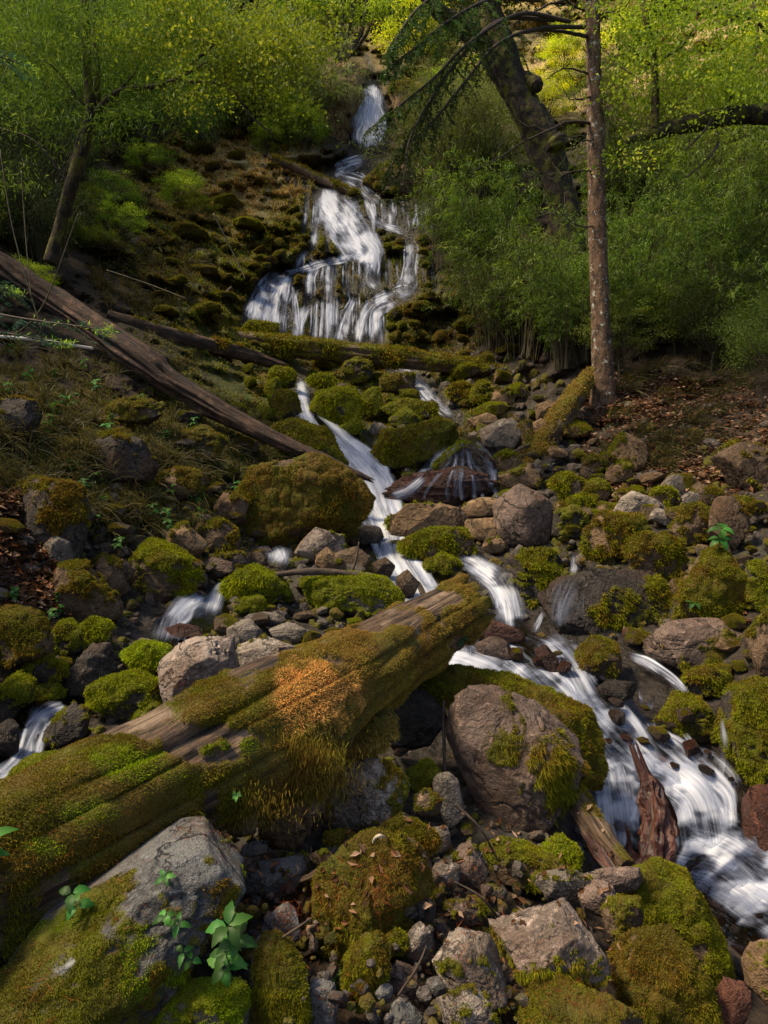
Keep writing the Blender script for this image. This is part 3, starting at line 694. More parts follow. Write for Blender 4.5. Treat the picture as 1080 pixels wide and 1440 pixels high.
# middle left
H('boulder','boulder','large pale pinkish boulder behind the log',[(221,948),(255,905),(290,893),(331,893),(336,960),(310,1000),(252,1009),(224,978)],'pink',.06,.1,k=.93,spec=[(-.1,1.0),(.5,-.2),(-.8,0)],seed=44)
H('rock','rock','pale lichen stone between the pink boulder and the log',[(333,908),(375,894),(422,908),(412,938),(350,958)],'pale',.2,.2)
H('rock','rock','flat slate grey stone above the log',[(378,886),(410,874),(436,884),(420,906),(390,902)],'grey',.0)
H('rock','rock','whitish grey block behind the pale lichen stone',[(318,882),(350,868),(370,888),(352,913),(322,906)],'grey',.08,.2)
H('boulder','boulder','bright moss topped boulder left of the pink boulder',[(124,965),(170,946),(226,954),(238,990),(202,1022),(152,1012),(126,988)],'dark',.72,.6)
H('rock','rock','round moss stone touching the upper side of the log',[(190,1002),(220,985),(247,1010),(238,1032),(202,1036)],'dark',.75,.45)
H('rock','rock','upright slab of dark slate among moss rocks',[(88,975),(128,905),(160,903),(168,940),(130,988)],'dark',.05,.1,strata=1)
H('rock','rock','small vivid moss mound next to the dark slate',[(173,922),(205,904),(240,912),(238,942),(200,952)],'dark',.88,.85)
H('boulder','boulder','rounded mossy boulder above the small left cascade',[(180,822),(186,790),(215,762),(258,766),(287,800),(281,832),(230,848),(192,842)],'brown',.66,.4)
H('boulder','boulder','rusty brown pyramid boulder on the left',[(73,832),(84,795),(120,793),(172,850),(174,872),(130,877),(80,862)],'brown',.50,-.25)
H('boulder','boulder','flat topped brown moss boulder at the left edge',[(-40,905),(0,860),(60,855),(77,880),(72,922),(0,938),(-40,935)],'brown',.66,.0)
H('rock','rock','dark moss stone just below the left edge boulder',[(28,945),(60,920),(92,935),(94,958),(50,968)],'dark',.7,.3)
H('rock','rock','round green stone at the left edge above the trickle',[(-4,975),(25,948),(50,960),(42,988),(5,998)],'dark',.9,.5)
H('rock','rock','small oval moss stone above the left trickle',[(44,968),(65,961),(88,965),(90,986),(50,992)],'dark',.9,.45)
H('rock','rock','wet dark stone with moss right of the left trickle',[(58,1028),(100,988),(127,995),(122,1032),(90,1054),(65,1052)],'dark',.45,.3,wet=.6)
H('boulder','boulder','green moss boulder between the left trickle and the log',[(-4,1115),(38,1075),(85,1058),(97,1085),(72,1117),(10,1134)],'dark',.8,.5)
H('rock','rock','dark wet wall stone at the left edge beside the trickle',[(-30,1030),(0,1010),(28,1015),(24,1060),(-30,1075)],'dark',.2,.2,wet=.9)
H('boulder','boulder','shaggy bright moss boulder right of the small left cascade',[(317,815),(350,797),(390,806),(404,832),(360,848),(320,842)],'dark',.88,.6,hang=1.0)
H('rock','rock','small moss stone leaning on the shaggy bright boulder',[(364,828),(393,817),(406,838),(375,851)],'dark',.85,.6)
H('boulder','boulder','broad flat moss boulder just above the log',[(423,822),(480,807),(540,813),(567,852),(520,868),(438,858)],'grey',.72,.6,T=1.1)
H('rock','rock','bare brown stone above the rounded mossy boulder',[(233,747),(262,737),(294,770),(282,787),(248,777)],'tan',.25,.1)
H('rock','rock','moss brown block with a square top, left of centre',[(280,742),(320,731),(340,760),(332,782),(284,780)],'brown',.5,.1)
H('boulder','boulder','pink stone with green moss on its right half beside the stream',[(413,775),(435,741),(482,755),(487,787),(430,792)],'pink',.45,.55,mdir=(.9,-.2,.5))
H('rock','rock','tan pebble like stone below the half green pink stone',[(443,787),(460,769),(480,790),(470,807),(447,802)],'tan',.1,.1)
H('rock','rock','brown smooth stone left of the stream bend',[(463,777),(500,768),(522,785),(502,807),(474,806)],'brown',.1,.1)
H('boulder','boulder','huge rust and green moss slab below the fallen trunk',[(325,710),(362,652),(430,638),(502,672),(524,712),(502,747),(430,762),(345,764)],'brown',.80,-.28,k=.97,T=.5,mdir=(0,-1,.2),ln=2.4)
H('boulder','boulder','dark overhanging rock in the grassy left bank',[(118,652),(148,605),(200,618),(224,655),(216,677),(160,684)],'dark',.38,.0)
H('boulder','boulder','tall dark rock face in the left bank below the ferns',[(22,745),(40,672),(108,682),(130,740),(112,812),(50,790)],'dark',.52,.0,k=1.03)
H('rock','rock','mossy block among tufts of grass, left of centre',[(300,715),(318,692),(350,705),(352,735),(306,738)],'brown',.45,.1)
H('rock','rock','grey stone lying on the left bank slope',[(60,770),(80,750),(102,762),(105,790),(70,798)],'grey',.0)
H('rock','rock','brown stone with moss edge between the rusty and rounded boulders',[(150,800),(172,785),(192,800),(180,826),(158,828)],'brown',.4,.1)
# centre
H('boulder','boulder','rounded moss boulder left of the stream under the cross log',[(433,577),(445,550),(490,544),(510,560),(502,597),(460,607)],'dark',.9,.45,lump=.6)
H('boulder','boulder','long moss bank between the fallen trunk and the stream',[(376,604),(410,588),(452,606),(492,660),(486,676),(430,645)],'dark',.9,.2,lump=.6)
H('rock','rock','moss topped stone standing under the cross log',[(481,518),(500,502),(521,515),(524,537),(494,542)],'dark',.7,.25)
H('rock','rock','square mossy block under the cross log, nearer the right trickle',[(533,533),(580,527),(584,551),(540,554)],'brown',.65,.1)
H('rock','rock','moss stone beneath the square block',[(503,562),(532,544),(541,580),(510,592)],'dark',.85,.4,lump=.5)
H('rock','rock','long moss ledge in the heap of moss stones',[(528,572),(570,560),(617,570),(613,592),(560,592)],'dark',.9,.35,lump=.5)
H('rock','rock','round moss stone in the middle of the heap',[(546,592),(575,571),(594,590),(582,607),(550,608)],'dark',.9,.4,lump=.5)
H('boulder','boulder','largest moss mound of the heap, above the stream bend',[(522,645),(545,610),(610,590),(648,600),(642,627),(602,642),(570,668),(530,658)],'dark',.92,.15,lump=.8)
H('rock','rock','small moss stone at the left foot of the heap',[(473,602),(500,586),(511,600),(501,616),(477,614)],'dark',.9,.5,lump=.4)
H('boulder','boulder','glistening dark wet rock under the fan of trickles',[(536,695),(590,668),(680,655),(704,700),(640,718),(556,712)],'red',.0,.1,wet=1,strata=1.2,k=1.01)
H('boulder','boulder','dark stone with a moss cap split by two trickles',[(598,672),(650,620),(690,648),(702,690),(640,692)],'dark',.35,.4,wet=.8,k=1.01)
H('boulder','boulder','half mossy tan boulder right of the stream narrows',[(543,738),(580,708),(650,724),(657,746),(602,754),(548,757)],'tan',.42,.4,mdir=(-.8,-.1,.7))
H('boulder','boulder','moss cushion boulder just below the half mossy one',[(563,768),(608,744),(660,747),(667,776),(600,793)],'brown',.75,.35)
H('rock','rock','upper tan stone of the pair right of the stream',[(648,714),(680,699),(713,704),(717,724),(660,729)],'tan',.25,.15)
H('rock','rock','lower tan stone of the pair right of the stream',[(653,733),(712,727),(724,750),(692,762),(655,754)],'tan',.15,.15)
H('rock','rock','little tan stone beneath the pair',[(678,762),(705,756),(716,770),(700,780),(680,777)],'tan',.3,.3)
H('boulder','boulder','smooth bare grey boulder with rounded top right of centre',[(692,770),(700,702),(730,680),(770,703),(780,738),(772,768)],'maroon',.0,k=1.0,wet=.2,sharp=12)
H('boulder','boulder','layered mossy ledge above the second fall',[(712,790),(735,772),(785,776),(792,802),(768,857),(742,870),(726,832)],'dark',.62,.35,strata=2.0,wet=.3,k=1.03)
H('rock','rock','wet moss stone left of the second fall',[(594,792),(625,780),(648,800),(645,820),(608,822)],'dark',.8,.35,k=1.02)
H('boulder','boulder','dripping dark green rock wall on the right',[(755,895),(765,822),(850,798),(935,808),(955,882),(900,905),(820,900)],'dark',.46,.2,wet=.9,mdir=(.8,-.4,.3),k=1.03,T=.6)
H('boulder','boulder','golden mossy boulder with a pointed left side on the right bank',[(818,772),(850,722),(902,730),(914,752),(872,787),(833,792)],'tan',.72,.12)
H('boulder','boulder','brown moss boulder leaning under the golden one',[(876,795),(905,750),(952,765),(965,792),(952,817),(898,817)],'brown',.74,.1)
H('rock','rock','grey capped angular stone above the golden boulder',[(856,725),(880,690),(922,704),(944,725),(900,736)],'pale',.22,.1)
H('rock','rock','flat light grey stone right of the grey capped one',[(913,714),(950,725),(948,742),(916,732)],'pale',.0)
H('boulder','boulder','rusty block on the right bank beside the flat grey stone',[(940,745),(962,713),(1002,708),(1004,762),(960,770)],'brown',.6,.0)
H('boulder','boulder','big mossy boulder with a plant growing on it, right bank',[(946,830),(972,788),(1012,768),(1052,810),(1062,852),(1002,878),(952,862)],'brown',.74,.15,mdir=(0,-.8,.5))
H('rock','rock','sunlit yellow sided stone at the foot of the straight tree',[(853,642),(870,608),(906,625),(912,662),(880,668)],'tan',.45,.3,mdir=(-.8,-.3,.2))
H('boulder','boulder','brown rounded rock in the leaf litter at the right edge',[(998,640),(1040,622),(1100,632),(1100,695),(1040,685)],'brown',.5,.1)
H('rock','rock','pointed grey stone on the right bank',[(923,692),(948,667),(972,680),(964,701),(934,703)],'grey',.03,.1)
H('boulder','boulder','wide flat boulder with hanging moss at the right',[(903,912),(940,880),(1042,868),(1052,900),(1022,938),(960,942),(908,932)],'maroon',.44,.1,mdir=(.5,-.6,.0),hang=.9)
H('boulder','boulder','dark mossy boulder cut by the right edge',[(1048,905),(1070,850),(1120,838),(1120,965),(1062,948)],'brown',.5,.05)
H('boulder','boulder','round moss boulder in the middle of the cascade',[(808,912),(840,892),(877,905),(874,952),(836,965),(813,942)],'brown',.62,.0,lump=.3)
H('boulder','boulder','moss boulder with water sliding past on both sides',[(922,1012),(948,974),(985,988),(1015,1030),(1005,1048),(938,1048)],'dark',.8,.25)
H('rock','rock','small moss stone between the wide flat boulder and the water',[(963,952),(1000,938),(1027,955),(1012,982),(975,982)],'dark',.75,.2)
H('boulder','boulder','tall bright moss boulder at the right edge above the pool',[(1008,990),(1050,958),(1120,950),(1120,1145),(1060,1125),(1018,1055)],'dark',.62,.25,mdir=(-.2,-.8,.4))
H('boulder','boulder','wet red brown boulder at the right edge of the pool',[(1042,1165),(1060,1112),(1120,1100),(1120,1220),(1056,1205)],'red',.1,.1,wet=.9)
H('rock','rock','tan stone with moss in the bottom right corner',[(1042,1372),(1070,1322),(1120,1318),(1120,1430),(1048,1405)],'tan',.4,.3,Y=2.6)
H('rock','rock','flat orange brown stone behind the log end',[(652,882),(680,868),(735,890),(740,906),(690,902)],'red',.0,wet=.6,k=.97)
H('rock','rock','dark slab with water sheeting over it behind the log',[(668,905),(690,894),(718,908),(722,926),(696,934),(672,925)],'maroon',.0,wet=1,k=.985)
H('rock','rock','red brown block in the cascade above the green wedge',[(796,1000),(815,986),(830,995),(832,1018),(800,1022)],'red',.1,.1,wet=.7,k=.96)
H('rock','rock','speckled wet stone under the round moss boulder',[(838,972),(862,955),(895,956),(893,978),(856,988)],'dark',.0,wet=1,k=.97)
H('rock','rock','upper of two small wet stones splitting the stream',[(522,792),(540,783),(556,796),(548,812),(530,812)],'brown',.0,wet=1,k=.97)
H('rock','rock','lower of two small wet stones splitting the stream',[(556,815),(575,800),(590,818),(580,842),(560,840)],'brown',.0,wet=1,k=.97)
H('rock','rock','dark wet ledge stone in the cascade left of the round boulder',[(752,915),(765,906),(784,930),(790,950),(775,948)],'red',.0,wet=1,k=.98)
H('rock','rock','small moss patched stone left behind the green boulder pool',[(655,590),(690,580),(704,596),(690,606),(664,602)],'tan',.1,.1)
H('boulder','boulder','large bare grey boulder below the sunlit leaning log',[(672,610),(720,588),(742,608),(735,632),(700,640),(678,628)],'grey',.15,.2)
H('rock','rock','golden block beside the sunlit leaning log, the higher one',[(752,572),(775,562),(795,575),(786,592),(760,590)],'tan',.3,.3)
H('rock','rock','pale stone beside the sunlit leaning log, the lower one',[(738,600),(760,588),(778,600),(768,618),(744,616)],'tan',.1,.1)
H('rock','rock','moss stone at the lower end of the sunlit leaning log',[(700,668),(735,656),(762,664),(760,686),(715,690)],'tan',.45,.3)
H('boulder','boulder','ochre moss covered block at the left foot of the big fall',[(328,478),(352,450),(388,455),(396,482)],'brown',.85,.35,lump=.5)
H('cliff','cliff','tan overhanging rock cliff left of the upper waterfall',[(436,232),(440,160),(452,98),(490,80),(512,92),(514,112),(500,150),(494,205),(486,236)],'tan',.18,.0,Y=21.6,T=1.0,rough=1.6,strata=.8)
H('boulder','boulder','mossy rock beside the top of the upper waterfall on its right',[(548,130),(565,112),(590,135),(596,170),(560,175)],'tan',.5,.1,Y=22.0)
H('boulder','boulder','ochre lit rock shelf right under the upper waterfall',[(510,262),(540,235),(590,228),(612,255),(600,282),(545,280)],'tan',.5,.0,k=1.02)


# further stones, each given by its extent in the photograph and a worn outline
def B(x0, y0, x1, y1, tint, moss, hue, label, Y=None, **kw):
    rs = np.random.RandomState(int(x0 * 3 + y0)); n = rs.randint(5, 8); a = (np.arange(n) + rs.uniform(-.3, .3, n)) * 2 * math.pi / n + rs.rand(); r = rs.uniform(.8, 1.05, n)
    P = np.stack([np.sign(np.cos(a)) * np.abs(np.cos(a)) ** .8 * r, np.sign(np.sin(a)) * np.abs(np.sin(a)) ** .8 * r], -1); P = (P - P.min(0)) / np.ptp(P, axis=0)
    cat = 'boulder' if max(x1 - x0, y1 - y0) > 48 else 'rock'
    return hero(cat, cat, label, [(x0 + (x1 - x0) * p[0], y0 + (y1 - y0) * p[1]) for p in P], tint, moss, hue, Y, **kw)
B(545,1350,592,1408,'maroon',.1,.1,'reddish grey stone in the rubble right of the upright mossy stone',2.32)
B(546,1404,596,1452,'blue',.0,.1,'smooth blue grey stone at the bottom edge, centre',2.2)
B(527,1382,553,1414,'blue',.0,.1,'small pale blue stone beside the upright mossy stone',2.24)
B(570,1295,612,1358,'grey',.1,.1,'grey brown block right under the shaggy boulder',2.42)
B(546,1311,573,1345,'brown',.7,.2,'thumb shaped mossy pebble under the shaggy boulder',2.42)
B(581,1262,613,1299,'dark',.1,.1,'dark stone in the gap right of the shaggy boulder',2.55)
B(606,1208,648,1254,'grey',.1,.1,'smooth grey stone between the dark cube and the brown block',2.8)
B(624,1262,686,1306,'maroon',.5,.3,'purple stone with mossy left side above the tilted pale stone',2.6)
B(598,1372,634,1404,'blue',.05,.1,'small slate blue stone left of the tilted pale stone',2.3)
B(434,1196,470,1216,'tan',.4,.4,'little yellowish stone behind the shaggy boulder',2.75)
B(400,1198,436,1226,'brown',.3,.2,'little brown stone above the blue rounded stone',2.8)
B(338,1182,377,1206,'blue',.0,.1,'little blue stone at the tip of the long slab',2.75)
B(1003,1372,1058,1450,'red',.1,.1,'reddish slab in the bottom right corner',2.45)
B(128,778,178,842,'brown',.35,.0,'brown slab between the pyramid and the rounded boulder')
B(70,872,118,924,'dark',.72,.4,'moss stone right of the flat topped boulder')
B(110,872,154,908,'dark',.78,.6,'brighter moss stone above the upright slate')
B(284,782,332,816,'maroon',.1,.1,'purple brown stone just above the small left cascade')
B(306,779,353,800,'dark',.4,.2,'flat dark stone right of the purple brown one')
B(350,775,376,801,'brown',.1,.1,'dark wedge stone left of the little white spill')
B(330,842,372,864,'dark',.8,.5,'little moss stone under the shaggy bright boulder')
B(342,860,402,880,'grey',.1,.1,'flat grey slab above the pale lichen stone')
B(228,876,290,910,'red',.0,.1,'black wet stone at the foot of the small left cascade',wet=1)
B(774,668,818,716,'brown',.7,.3,'moss stone in the right bank heap, nearest the grey dome')
B(798,700,830,722,'dark',.75,.4,'low moss stone in the right bank heap')
B(815,642,852,674,'brown',.65,.1,'moss brown stone below the sunlit log foot')
B(815,676,860,708,'tan',.6,.3,'green topped stone above the pointed golden boulder')
B(774,712,830,758,'dark',.7,.3,'mossy block left of the pointed golden boulder')
B(850,653,890,680,'tan',.55,.25,'olive stone right of the heap under the leaf litter')
B(911,686,952,716,'brown',.7,.4,'moss stone behind the flat light grey stone')
B(996,697,1056,784,'brown',.4,-.1,'tall rust brown boulder behind the plant on the right bank')
B(1042,790,1084,858,'dark',.72,.4,'green moss boulder at the right edge beside the planted one')
B(808,775,834,800,'grey',.1,.1,'little grey stone at the top of the dripping wall')
B(944,860,974,882,'brown',.6,.2,'little moss stone below the planted boulder')
B(985,856,1026,878,'blue',.0,.1,'flat grey stone lying on the wide flat boulder')
B(874,882,904,900,'red',.35,.4,'reddish pebble with moss under the dripping wall')
B(376,514,416,547,'dark',.85,.4,'moss mound at the left of the first spill under the cross log',lump=.5)
B(376,547,424,592,'dark',.85,.2,'bigger moss mound left of the first spill',lump=.6)
B(430,526,474,548,'dark',.85,.45,'low moss mound right of the first spill',lump=.4)
B(630,541,662,566,'dark',.75,.1,'moss stone right of the second spill')
B(660,539,691,572,'dark',.78,.3,'round moss stone further right of the second spill')
B(690,548,724,574,'tan',.4,.2,'grey green stone at the right end of the cross log')
B(519,594,548,613,'grey',.15,.2,'grey bare stone in front of the moss heap')
B(452,728,502,754,'dark',.1,.1,'dark broken stone left of the stream narrows',wet=.5)
B(488,738,540,770,'dark',.15,.2,'dark wet stone touching the stream narrows',wet=.6)
B(690,640,730,668,'tan',.4,.3,'brown green stone left of the sunlit log foot')
B(860,690,900,716,'tan',.5,.2,'olive boulder piled above the right bank heap')
B(958,690,1000,716,'grey',.3,.1,'grey stone under the brown rounded rock')
B(1020,700,1075,740,'brown',.6,.1,'mossy brown boulder against the right edge litter')
B(880,815,930,850,'brown',.6,.1,'moss brown boulder on top of the dripping wall')
B(455,1170,500,1200,'brown',.6,.1,'mossy brown stone below the whitish boulder',2.9)
B(580,1110,622,1150,'brown',.5,.1,'mossy block in the gap under the dark angular boulder',3.15)
B(150,560,230,600,'dark',.6,.1,'mossy outcrop under the fallen trunk')
B(250,600,320,650,'dark',.65,.0,'mossy outcrop above the rust and green slab')
B(220,660,290,705,'brown',.6,.1,'moss brown outcrop in the middle of the left bank')
B(-20,560,60,620,'dark',.5,.1,'shaded outcrop at the left edge of the bank')
# ------------------------------------------------------------------ repeats: stones and moss mounds, each its own copy
PROTO = {}
def proto(kind, k):
    key = (kind, k)
    if key in PROTO: return PROTO[key]
    rs = np.random.RandomState(500 + k * 17 + len(kind))
    n = 7 if kind == 'mound' else 5 + k % 2; a = np.sort(rs.rand(n) * 2 * math.pi / n * .8 + np.arange(n) * 2 * math.pi / n); rr = rs.uniform(.72, 1, n)
    poly = np.stack([np.cos(a) * rr * .5, np.sin(a) * rr * .34], -1)
    lump = .7 if kind == 'mound' else 0
    V, Fa = rock_shape(poly, .42, 40 + k + len(kind), 5, lump, 20 if kind == 'mound' else 140, 1.0)
    amt = {'bare': 0, 'part': .45, 'moss': .72, 'mound': .98}[kind]
    N, mk = moss_mask(V, Fa, amt, (0, -.2, 1), k + 3, .5)
    if amt == 0: mk = mk * 0
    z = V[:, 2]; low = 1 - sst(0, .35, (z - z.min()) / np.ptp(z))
    me = mesh_np('stone', V, Fa, True, {'moss': mk, 'low': low}); me.materials.append(M['rock'])
    mo = None
    if amt:
        fm = mk[Fa].mean(1); fn = nrm(N[Fa].mean(1)); rs2 = np.random.RandomState(k); n = 5200 if kind != 'part' else 2000
        P, fi = sample_faces(V, Fa, sst(.4, .66, fm) * (fn[:, 1] < .6), n, rs2); g = fn[fi]
        d = nrm(g + np.array([0, 0, -.45]) * (1 - np.abs(g[:, 2:])) + rs2.normal(size=(n, 3)) * .45)
        Vb, Fb, t, r = blades(P - g * .005, d, 0.036 * (.4 + rs2.rand(n)), .014, rs2)
        mo = mesh_np('moss', Vb, Fb, False, {'t': t, 'rnd': r, 'orange': np.zeros(len(t)), 'lime': np.zeros(len(t))}); mo.materials.append(M['moss'])
    PROTO[key] = (me, mo); return PROTO[key]

RS = np.random.RandomState(11)
NSTONE = [0]
def stone(px, py, wpx, kind, tint, hue, label, group, wet=0, asp=None, k=1.0, cat='rock', name=None):
    me, mo = proto(kind, RS.randint(8))
    Y = float(depth(px, py)[0]) * k * .99; c = W(px, py - wpx * .16, Y); wet = max(wet, .7 * float(wetness(np.array([px]), np.array([py]))[0])); s = wpx / F * Y
    o = bpy.data.objects.new(name or ('moss_cushion' if kind == 'mound' else 'stone'), me); COL.objects.link(o); o.location = c
    o.rotation_euler = (RS.uniform(-.25, .25), RS.uniform(-.35, .35), RS.uniform(-.7, .7)); o.scale = (s, s * RS.uniform(.8, 1.2), s * (asp or RS.uniform(.75, 1.25)))
    t = TINT[tint]; j = RS.uniform(.75, 1.2); o.color = (t[0] * j, t[1] * j, t[2] * j, 1)
    o['moss_hue'] = hue + .12 + RS.uniform(-.2, .2); o['wet'] = wet; o['label'] = label; o['category'] = 'moss cushion' if kind == 'mound' else cat; o['group'] = group
    if mo is not None and wpx > 13:
        m = bpy.data.objects.new('moss', mo); COL.objects.link(m); m.parent = o; m['moss_hue'] = o['moss_hue']
    NSTONE[0] += 1
    return o
def inpoly(x, y, P):
    c = False; n = len(P)
    for i in range(n):
        (x1, y1), (x2, y2) = P[i], P[(i + 1) % n]
        if (y1 > y) != (y2 > y) and x < (x2 - x1) * (y - y1) / (y2 - y1) + x1: c = not c
    return c
def scatter(poly, n, w0, w1, kinds, tints, hue, label, group, wet=0, avoid=True, **kw):
    P = np.array(poly, float); lo, hi = P.min(0), P.max(0); pts = []; tries = 0
    while len(pts) < n and tries < 6000:
        tries += 1; x, y = RS.uniform(lo[0], hi[0]), RS.uniform(lo[1], hi[1])
        if not inpoly(x, y, poly): continue
        w = w0 + (w1 - w0) * RS.rand() ** 1.15
        if any(math.hypot(x - a, (y - b) * 1.3) < (w + c) * .40 for a, b, c in pts): continue
        if avoid and min(seg_dist(np.array(x), np.array(y), p) for z, p, d in STREAMS) < w * .22: continue
        pts.append((x, y, w))
    for x, y, w in sorted(pts, key=lambda q: q[1]):
        kd, ti = kinds[RS.randint(len(kinds))], tints[RS.randint(len(tints))]; f = (w - w0) / (w1 - w0)
        lab = ('small ' if f < .33 else 'middle sized ' if f < .66 else 'large ') + {'bare': 'bare ', 'part': 'partly mossy ', 'moss': 'moss covered ', 'mound': 'rounded '}[kd] + ({'blue': 'blue grey', 'maroon': 'purplish brown', 'red': 'reddish'}.get(ti, ti) + ' ' if ti not in 'dark' or kd != 'mound' else '')
        stone(x, y, w, kd, ti, hue, lab + label, group, wet, **kw)
scatter([(380,1160),(640,1160),(760,1260),(720,1440),(340,1440),(340,1280)],26,18,44,['bare','bare','part'],['blue','grey','maroon','grey'],.1,'stone in the foreground rubble','small stones in the foreground rubble',k=.93)
scatter([(560,1060),(700,1180),(860,1240),(1000,1400),(860,1440),(560,1260)],16,18,44,['bare','part','moss'],['maroon','grey','brown'],.2,'stone wedged between the right foreground boulders','stones between the right foreground boulders',k=.95)
scatter([(60,880),(320,860),(330,900),(230,1060),(90,1100),(60,980)],22,18,50,['moss','moss','part'],['dark','brown'],.4,'stone packed around the left trickle','moss stones around the left trickle',wet=.2)
scatter([(250,790),(520,760),(560,880),(440,920),(330,940),(320,860)],34,18,50,['bare','part','moss'],['grey','brown','pale','grey'],.35,'stone in the bed above the big log','small stones above the big log')
scatter([(110,700),(320,690),(420,800),(240,850),(120,860)],24,16,46,['part','moss','part'],['brown','grey'],.1,'stone at the foot of the grassy left bank','stones at the foot of the left bank')
scatter([(620,520),(720,525),(800,600),(1060,720),(1060,800),(940,760),(780,760),(690,700),(700,610)],84,20,60,['part','bare','moss','moss','part','moss'],['grey','tan','brown','tan','brown'],.3,'stone in the rubble of the right bank','rubble stones of the right bank')
scatter([(780,700),(830,700),(1060,860),(1080,980),(880,900),(790,800)],20,20,54,['moss','part'],['brown','tan'],.2,'stone among the right bank boulders','moss stones among the right bank boulders')
scatter([(330,500),(720,520),(640,600),(520,660),(440,540),(380,590)],36,16,44,['mound'],['dark'],.3,'moss cushion below the cross log','moss cushions below the cross log')
scatter([(345,380),(470,250),(600,280),(610,430),(560,495),(340,490)],52,14,32,['mound'],['dark'],.22,'moss cushion between the strands of the big fall','moss cushions between the strands of the fall',wet=.3,k=.995)
scatter([(250,200),(440,250),(440,350),(340,450),(200,470),(230,340)],26,26,70,['mound'],['dark','brown'],.18,'moss hummock on the slope left of the fall','moss hummocks left of the fall',asp=.55)
scatter([(600,400),(720,440),(740,520),(560,490)],16,16,40,['mound'],['dark'],.0,'moss hummock right of the big fall','dark moss hummocks right of the fall')
scatter([(700,885),(1000,1000),(1040,1100),(900,1080),(760,1000)],24,12,36,['bare','bare','part'],['red','maroon','dark'],.0,'stone showing through the cascade','wet stones in the cascade',wet=1,avoid=False,k=.962)
scatter([(940,1240),(1080,1230),(1080,1330),(1020,1330)],8,16,44,['bare'],['dark','brown'],.0,'stone in the pool at the lower right','stones under the pool surface',wet=1,avoid=False,k=1.0)
scatter([(0,560),(330,560),(420,700),(110,700),(0,800)],14,24,60,['part','moss','moss'],['brown','dark'],.1,'rock half buried in the grassy left bank','rocks buried in the grassy left bank')
for _P, _l, _g in (([(1110,640),(1450,640),(1480,1200),(1110,1120)],'rock on the bank past the right edge','rocks past the right edge'), ([(-30,620),(-360,620),(-380,1250),(-30,1050)],'rock on the bank past the left edge','rocks past the left edge')):
    scatter(_P, 22, 50, 150, ['moss','part'], ['brown','dark','tan'], .15, _l, _g)
# rubble and gravel in the gaps, past counting
rs = np.random.RandomState(5)
VR = []
for q in range(6):
    a = np.sort(rs.rand(6) * .7 + np.arange(6)) * 2 * math.pi / 6; rr = rs.uniform(.7, 1, 6)
    V, Fa = rock_shape(np.stack([np.cos(a) * rr * .5, np.sin(a) * rr * .36], -1), .4, 300 + q, 3, 0, 40, .8); VR.append((V, Fa))
bag = Bag(); n = 9500; px = rs.uniform(-30, 1110, n); py = rs.uniform(500, 1450, n)
px[:2600] = np.where(rs.rand(2600) < .5, rs.uniform(-420, -10, 2600), rs.uniform(1085, 1560, 2600)); out_ = (px < -10) | (px > 1085)
keep = np.clip(.55 * blob(px, py, 540, 1290, 420, 260) + .8 * blob(px, py, 420, 850, 200, 100) + blob(px, py, 850, 730, 360, 180) + blob(px, py, 640, 545, 170, 70) + .8 * blob(px, py, 200, 850, 300, 220) + .5 * blob(px, py, 560, 640, 300, 120), 0, 1) > rs.rand(n); keep |= out_
px, py = px[keep], py[keep]; w_ = wetness(px, py); Pg = W(px, py, depth(px, py) * (1 - .12 * blob(px, py, 540, 1330, 420, 180) * rs.rand(len(px)))); big = np.interp(py, [500, 700, 1000, 1440], [11, 13, 12, 13])
s = (5.5 + big * 1.5 * rs.rand(len(px)) ** 1.7) / F * Pg[:, 1] * 1.5
for p, r, w1 in zip(Pg, s, w_):
    v, f = VR[rs.randint(6)]; A = nrm(rs.normal(size=(3, 3))); A[1] = nrm(np.cross(A[0], A[1])); A[2] = np.cross(A[0], A[1])
    v = (v @ A) * r * rs.uniform(.7, 1.2, 3) + p
    z = (v[:, 2] - p[2]) / r
    mm = 0.0 if rs.rand() < .4 else rs.uniform(.35, .8)
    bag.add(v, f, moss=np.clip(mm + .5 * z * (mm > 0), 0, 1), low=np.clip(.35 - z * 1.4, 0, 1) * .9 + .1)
g = ob('rubble', bag.mesh('rubble', False), M['rock'], kind='stuff', label='loose grey rubble and gravel lying in the gaps between the rocks', category='rubble'); g.color = (.20, .17, .15, 1); g['moss_hue'] = .2; g['wet'] = .15

# the moss carpet on the slopes and ledges
rs = np.random.RandomState(6)
n = 520000; px = rs.uniform(-20, 1100, n); py = 180 + 1000 * rs.rand(n) ** 1.25
wgt = np.clip(blob(px, py, 330, 340, 210, 190) + blob(px, py, 470, 380, 170, 130) * .8 + blob(px, py, 560, 590, 230, 130) + .7 * blob(px, py, 300, 640, 300, 160) + .5 * blob(px, py, 660, 450, 120, 70) + .35 * blob(px, py, 150, 950, 260, 160) + .25 * blob(px, py, 820, 720, 260, 120) + .5 * blob(px, py, 60, 640, 160, 140), 0, 1)
keep = wgt > rs.rand(n); px, py, wgt = px[keep], py[keep], wgt[keep]
w_ = wetness(px, py); keep = w_ < .75; px, py, w_, wgt = px[keep], py[keep], w_[keep], wgt[keep]
dd = depth(px, py, w_); P = W(px, py, dd); f = fbm(P * 1.7, 3, 61) + .8 * fbm(P * 5, 2, 62) + (wgt - .5) * .8; keep = f > -.12; P = P[keep]; px = px[keep]; py = py[keep]; n = len(P)
mp = P[:, 1] / 711
d = nrm(np.array([0, -.35, .55]) + rs.normal(size=(n, 3)) * .5); V, Fa, t, r = blades(P, d, mp * 3.0 * (.5 + rs.rand(n)), mp * 1.5, rs)
sun_och = np.clip(blob(px, py, 310, 240, 160, 80) + .6 * blob(px, py, 380, 230, 90, 40), 0, 1) * .62  # sunlight on the left slope painted as ochre in the moss
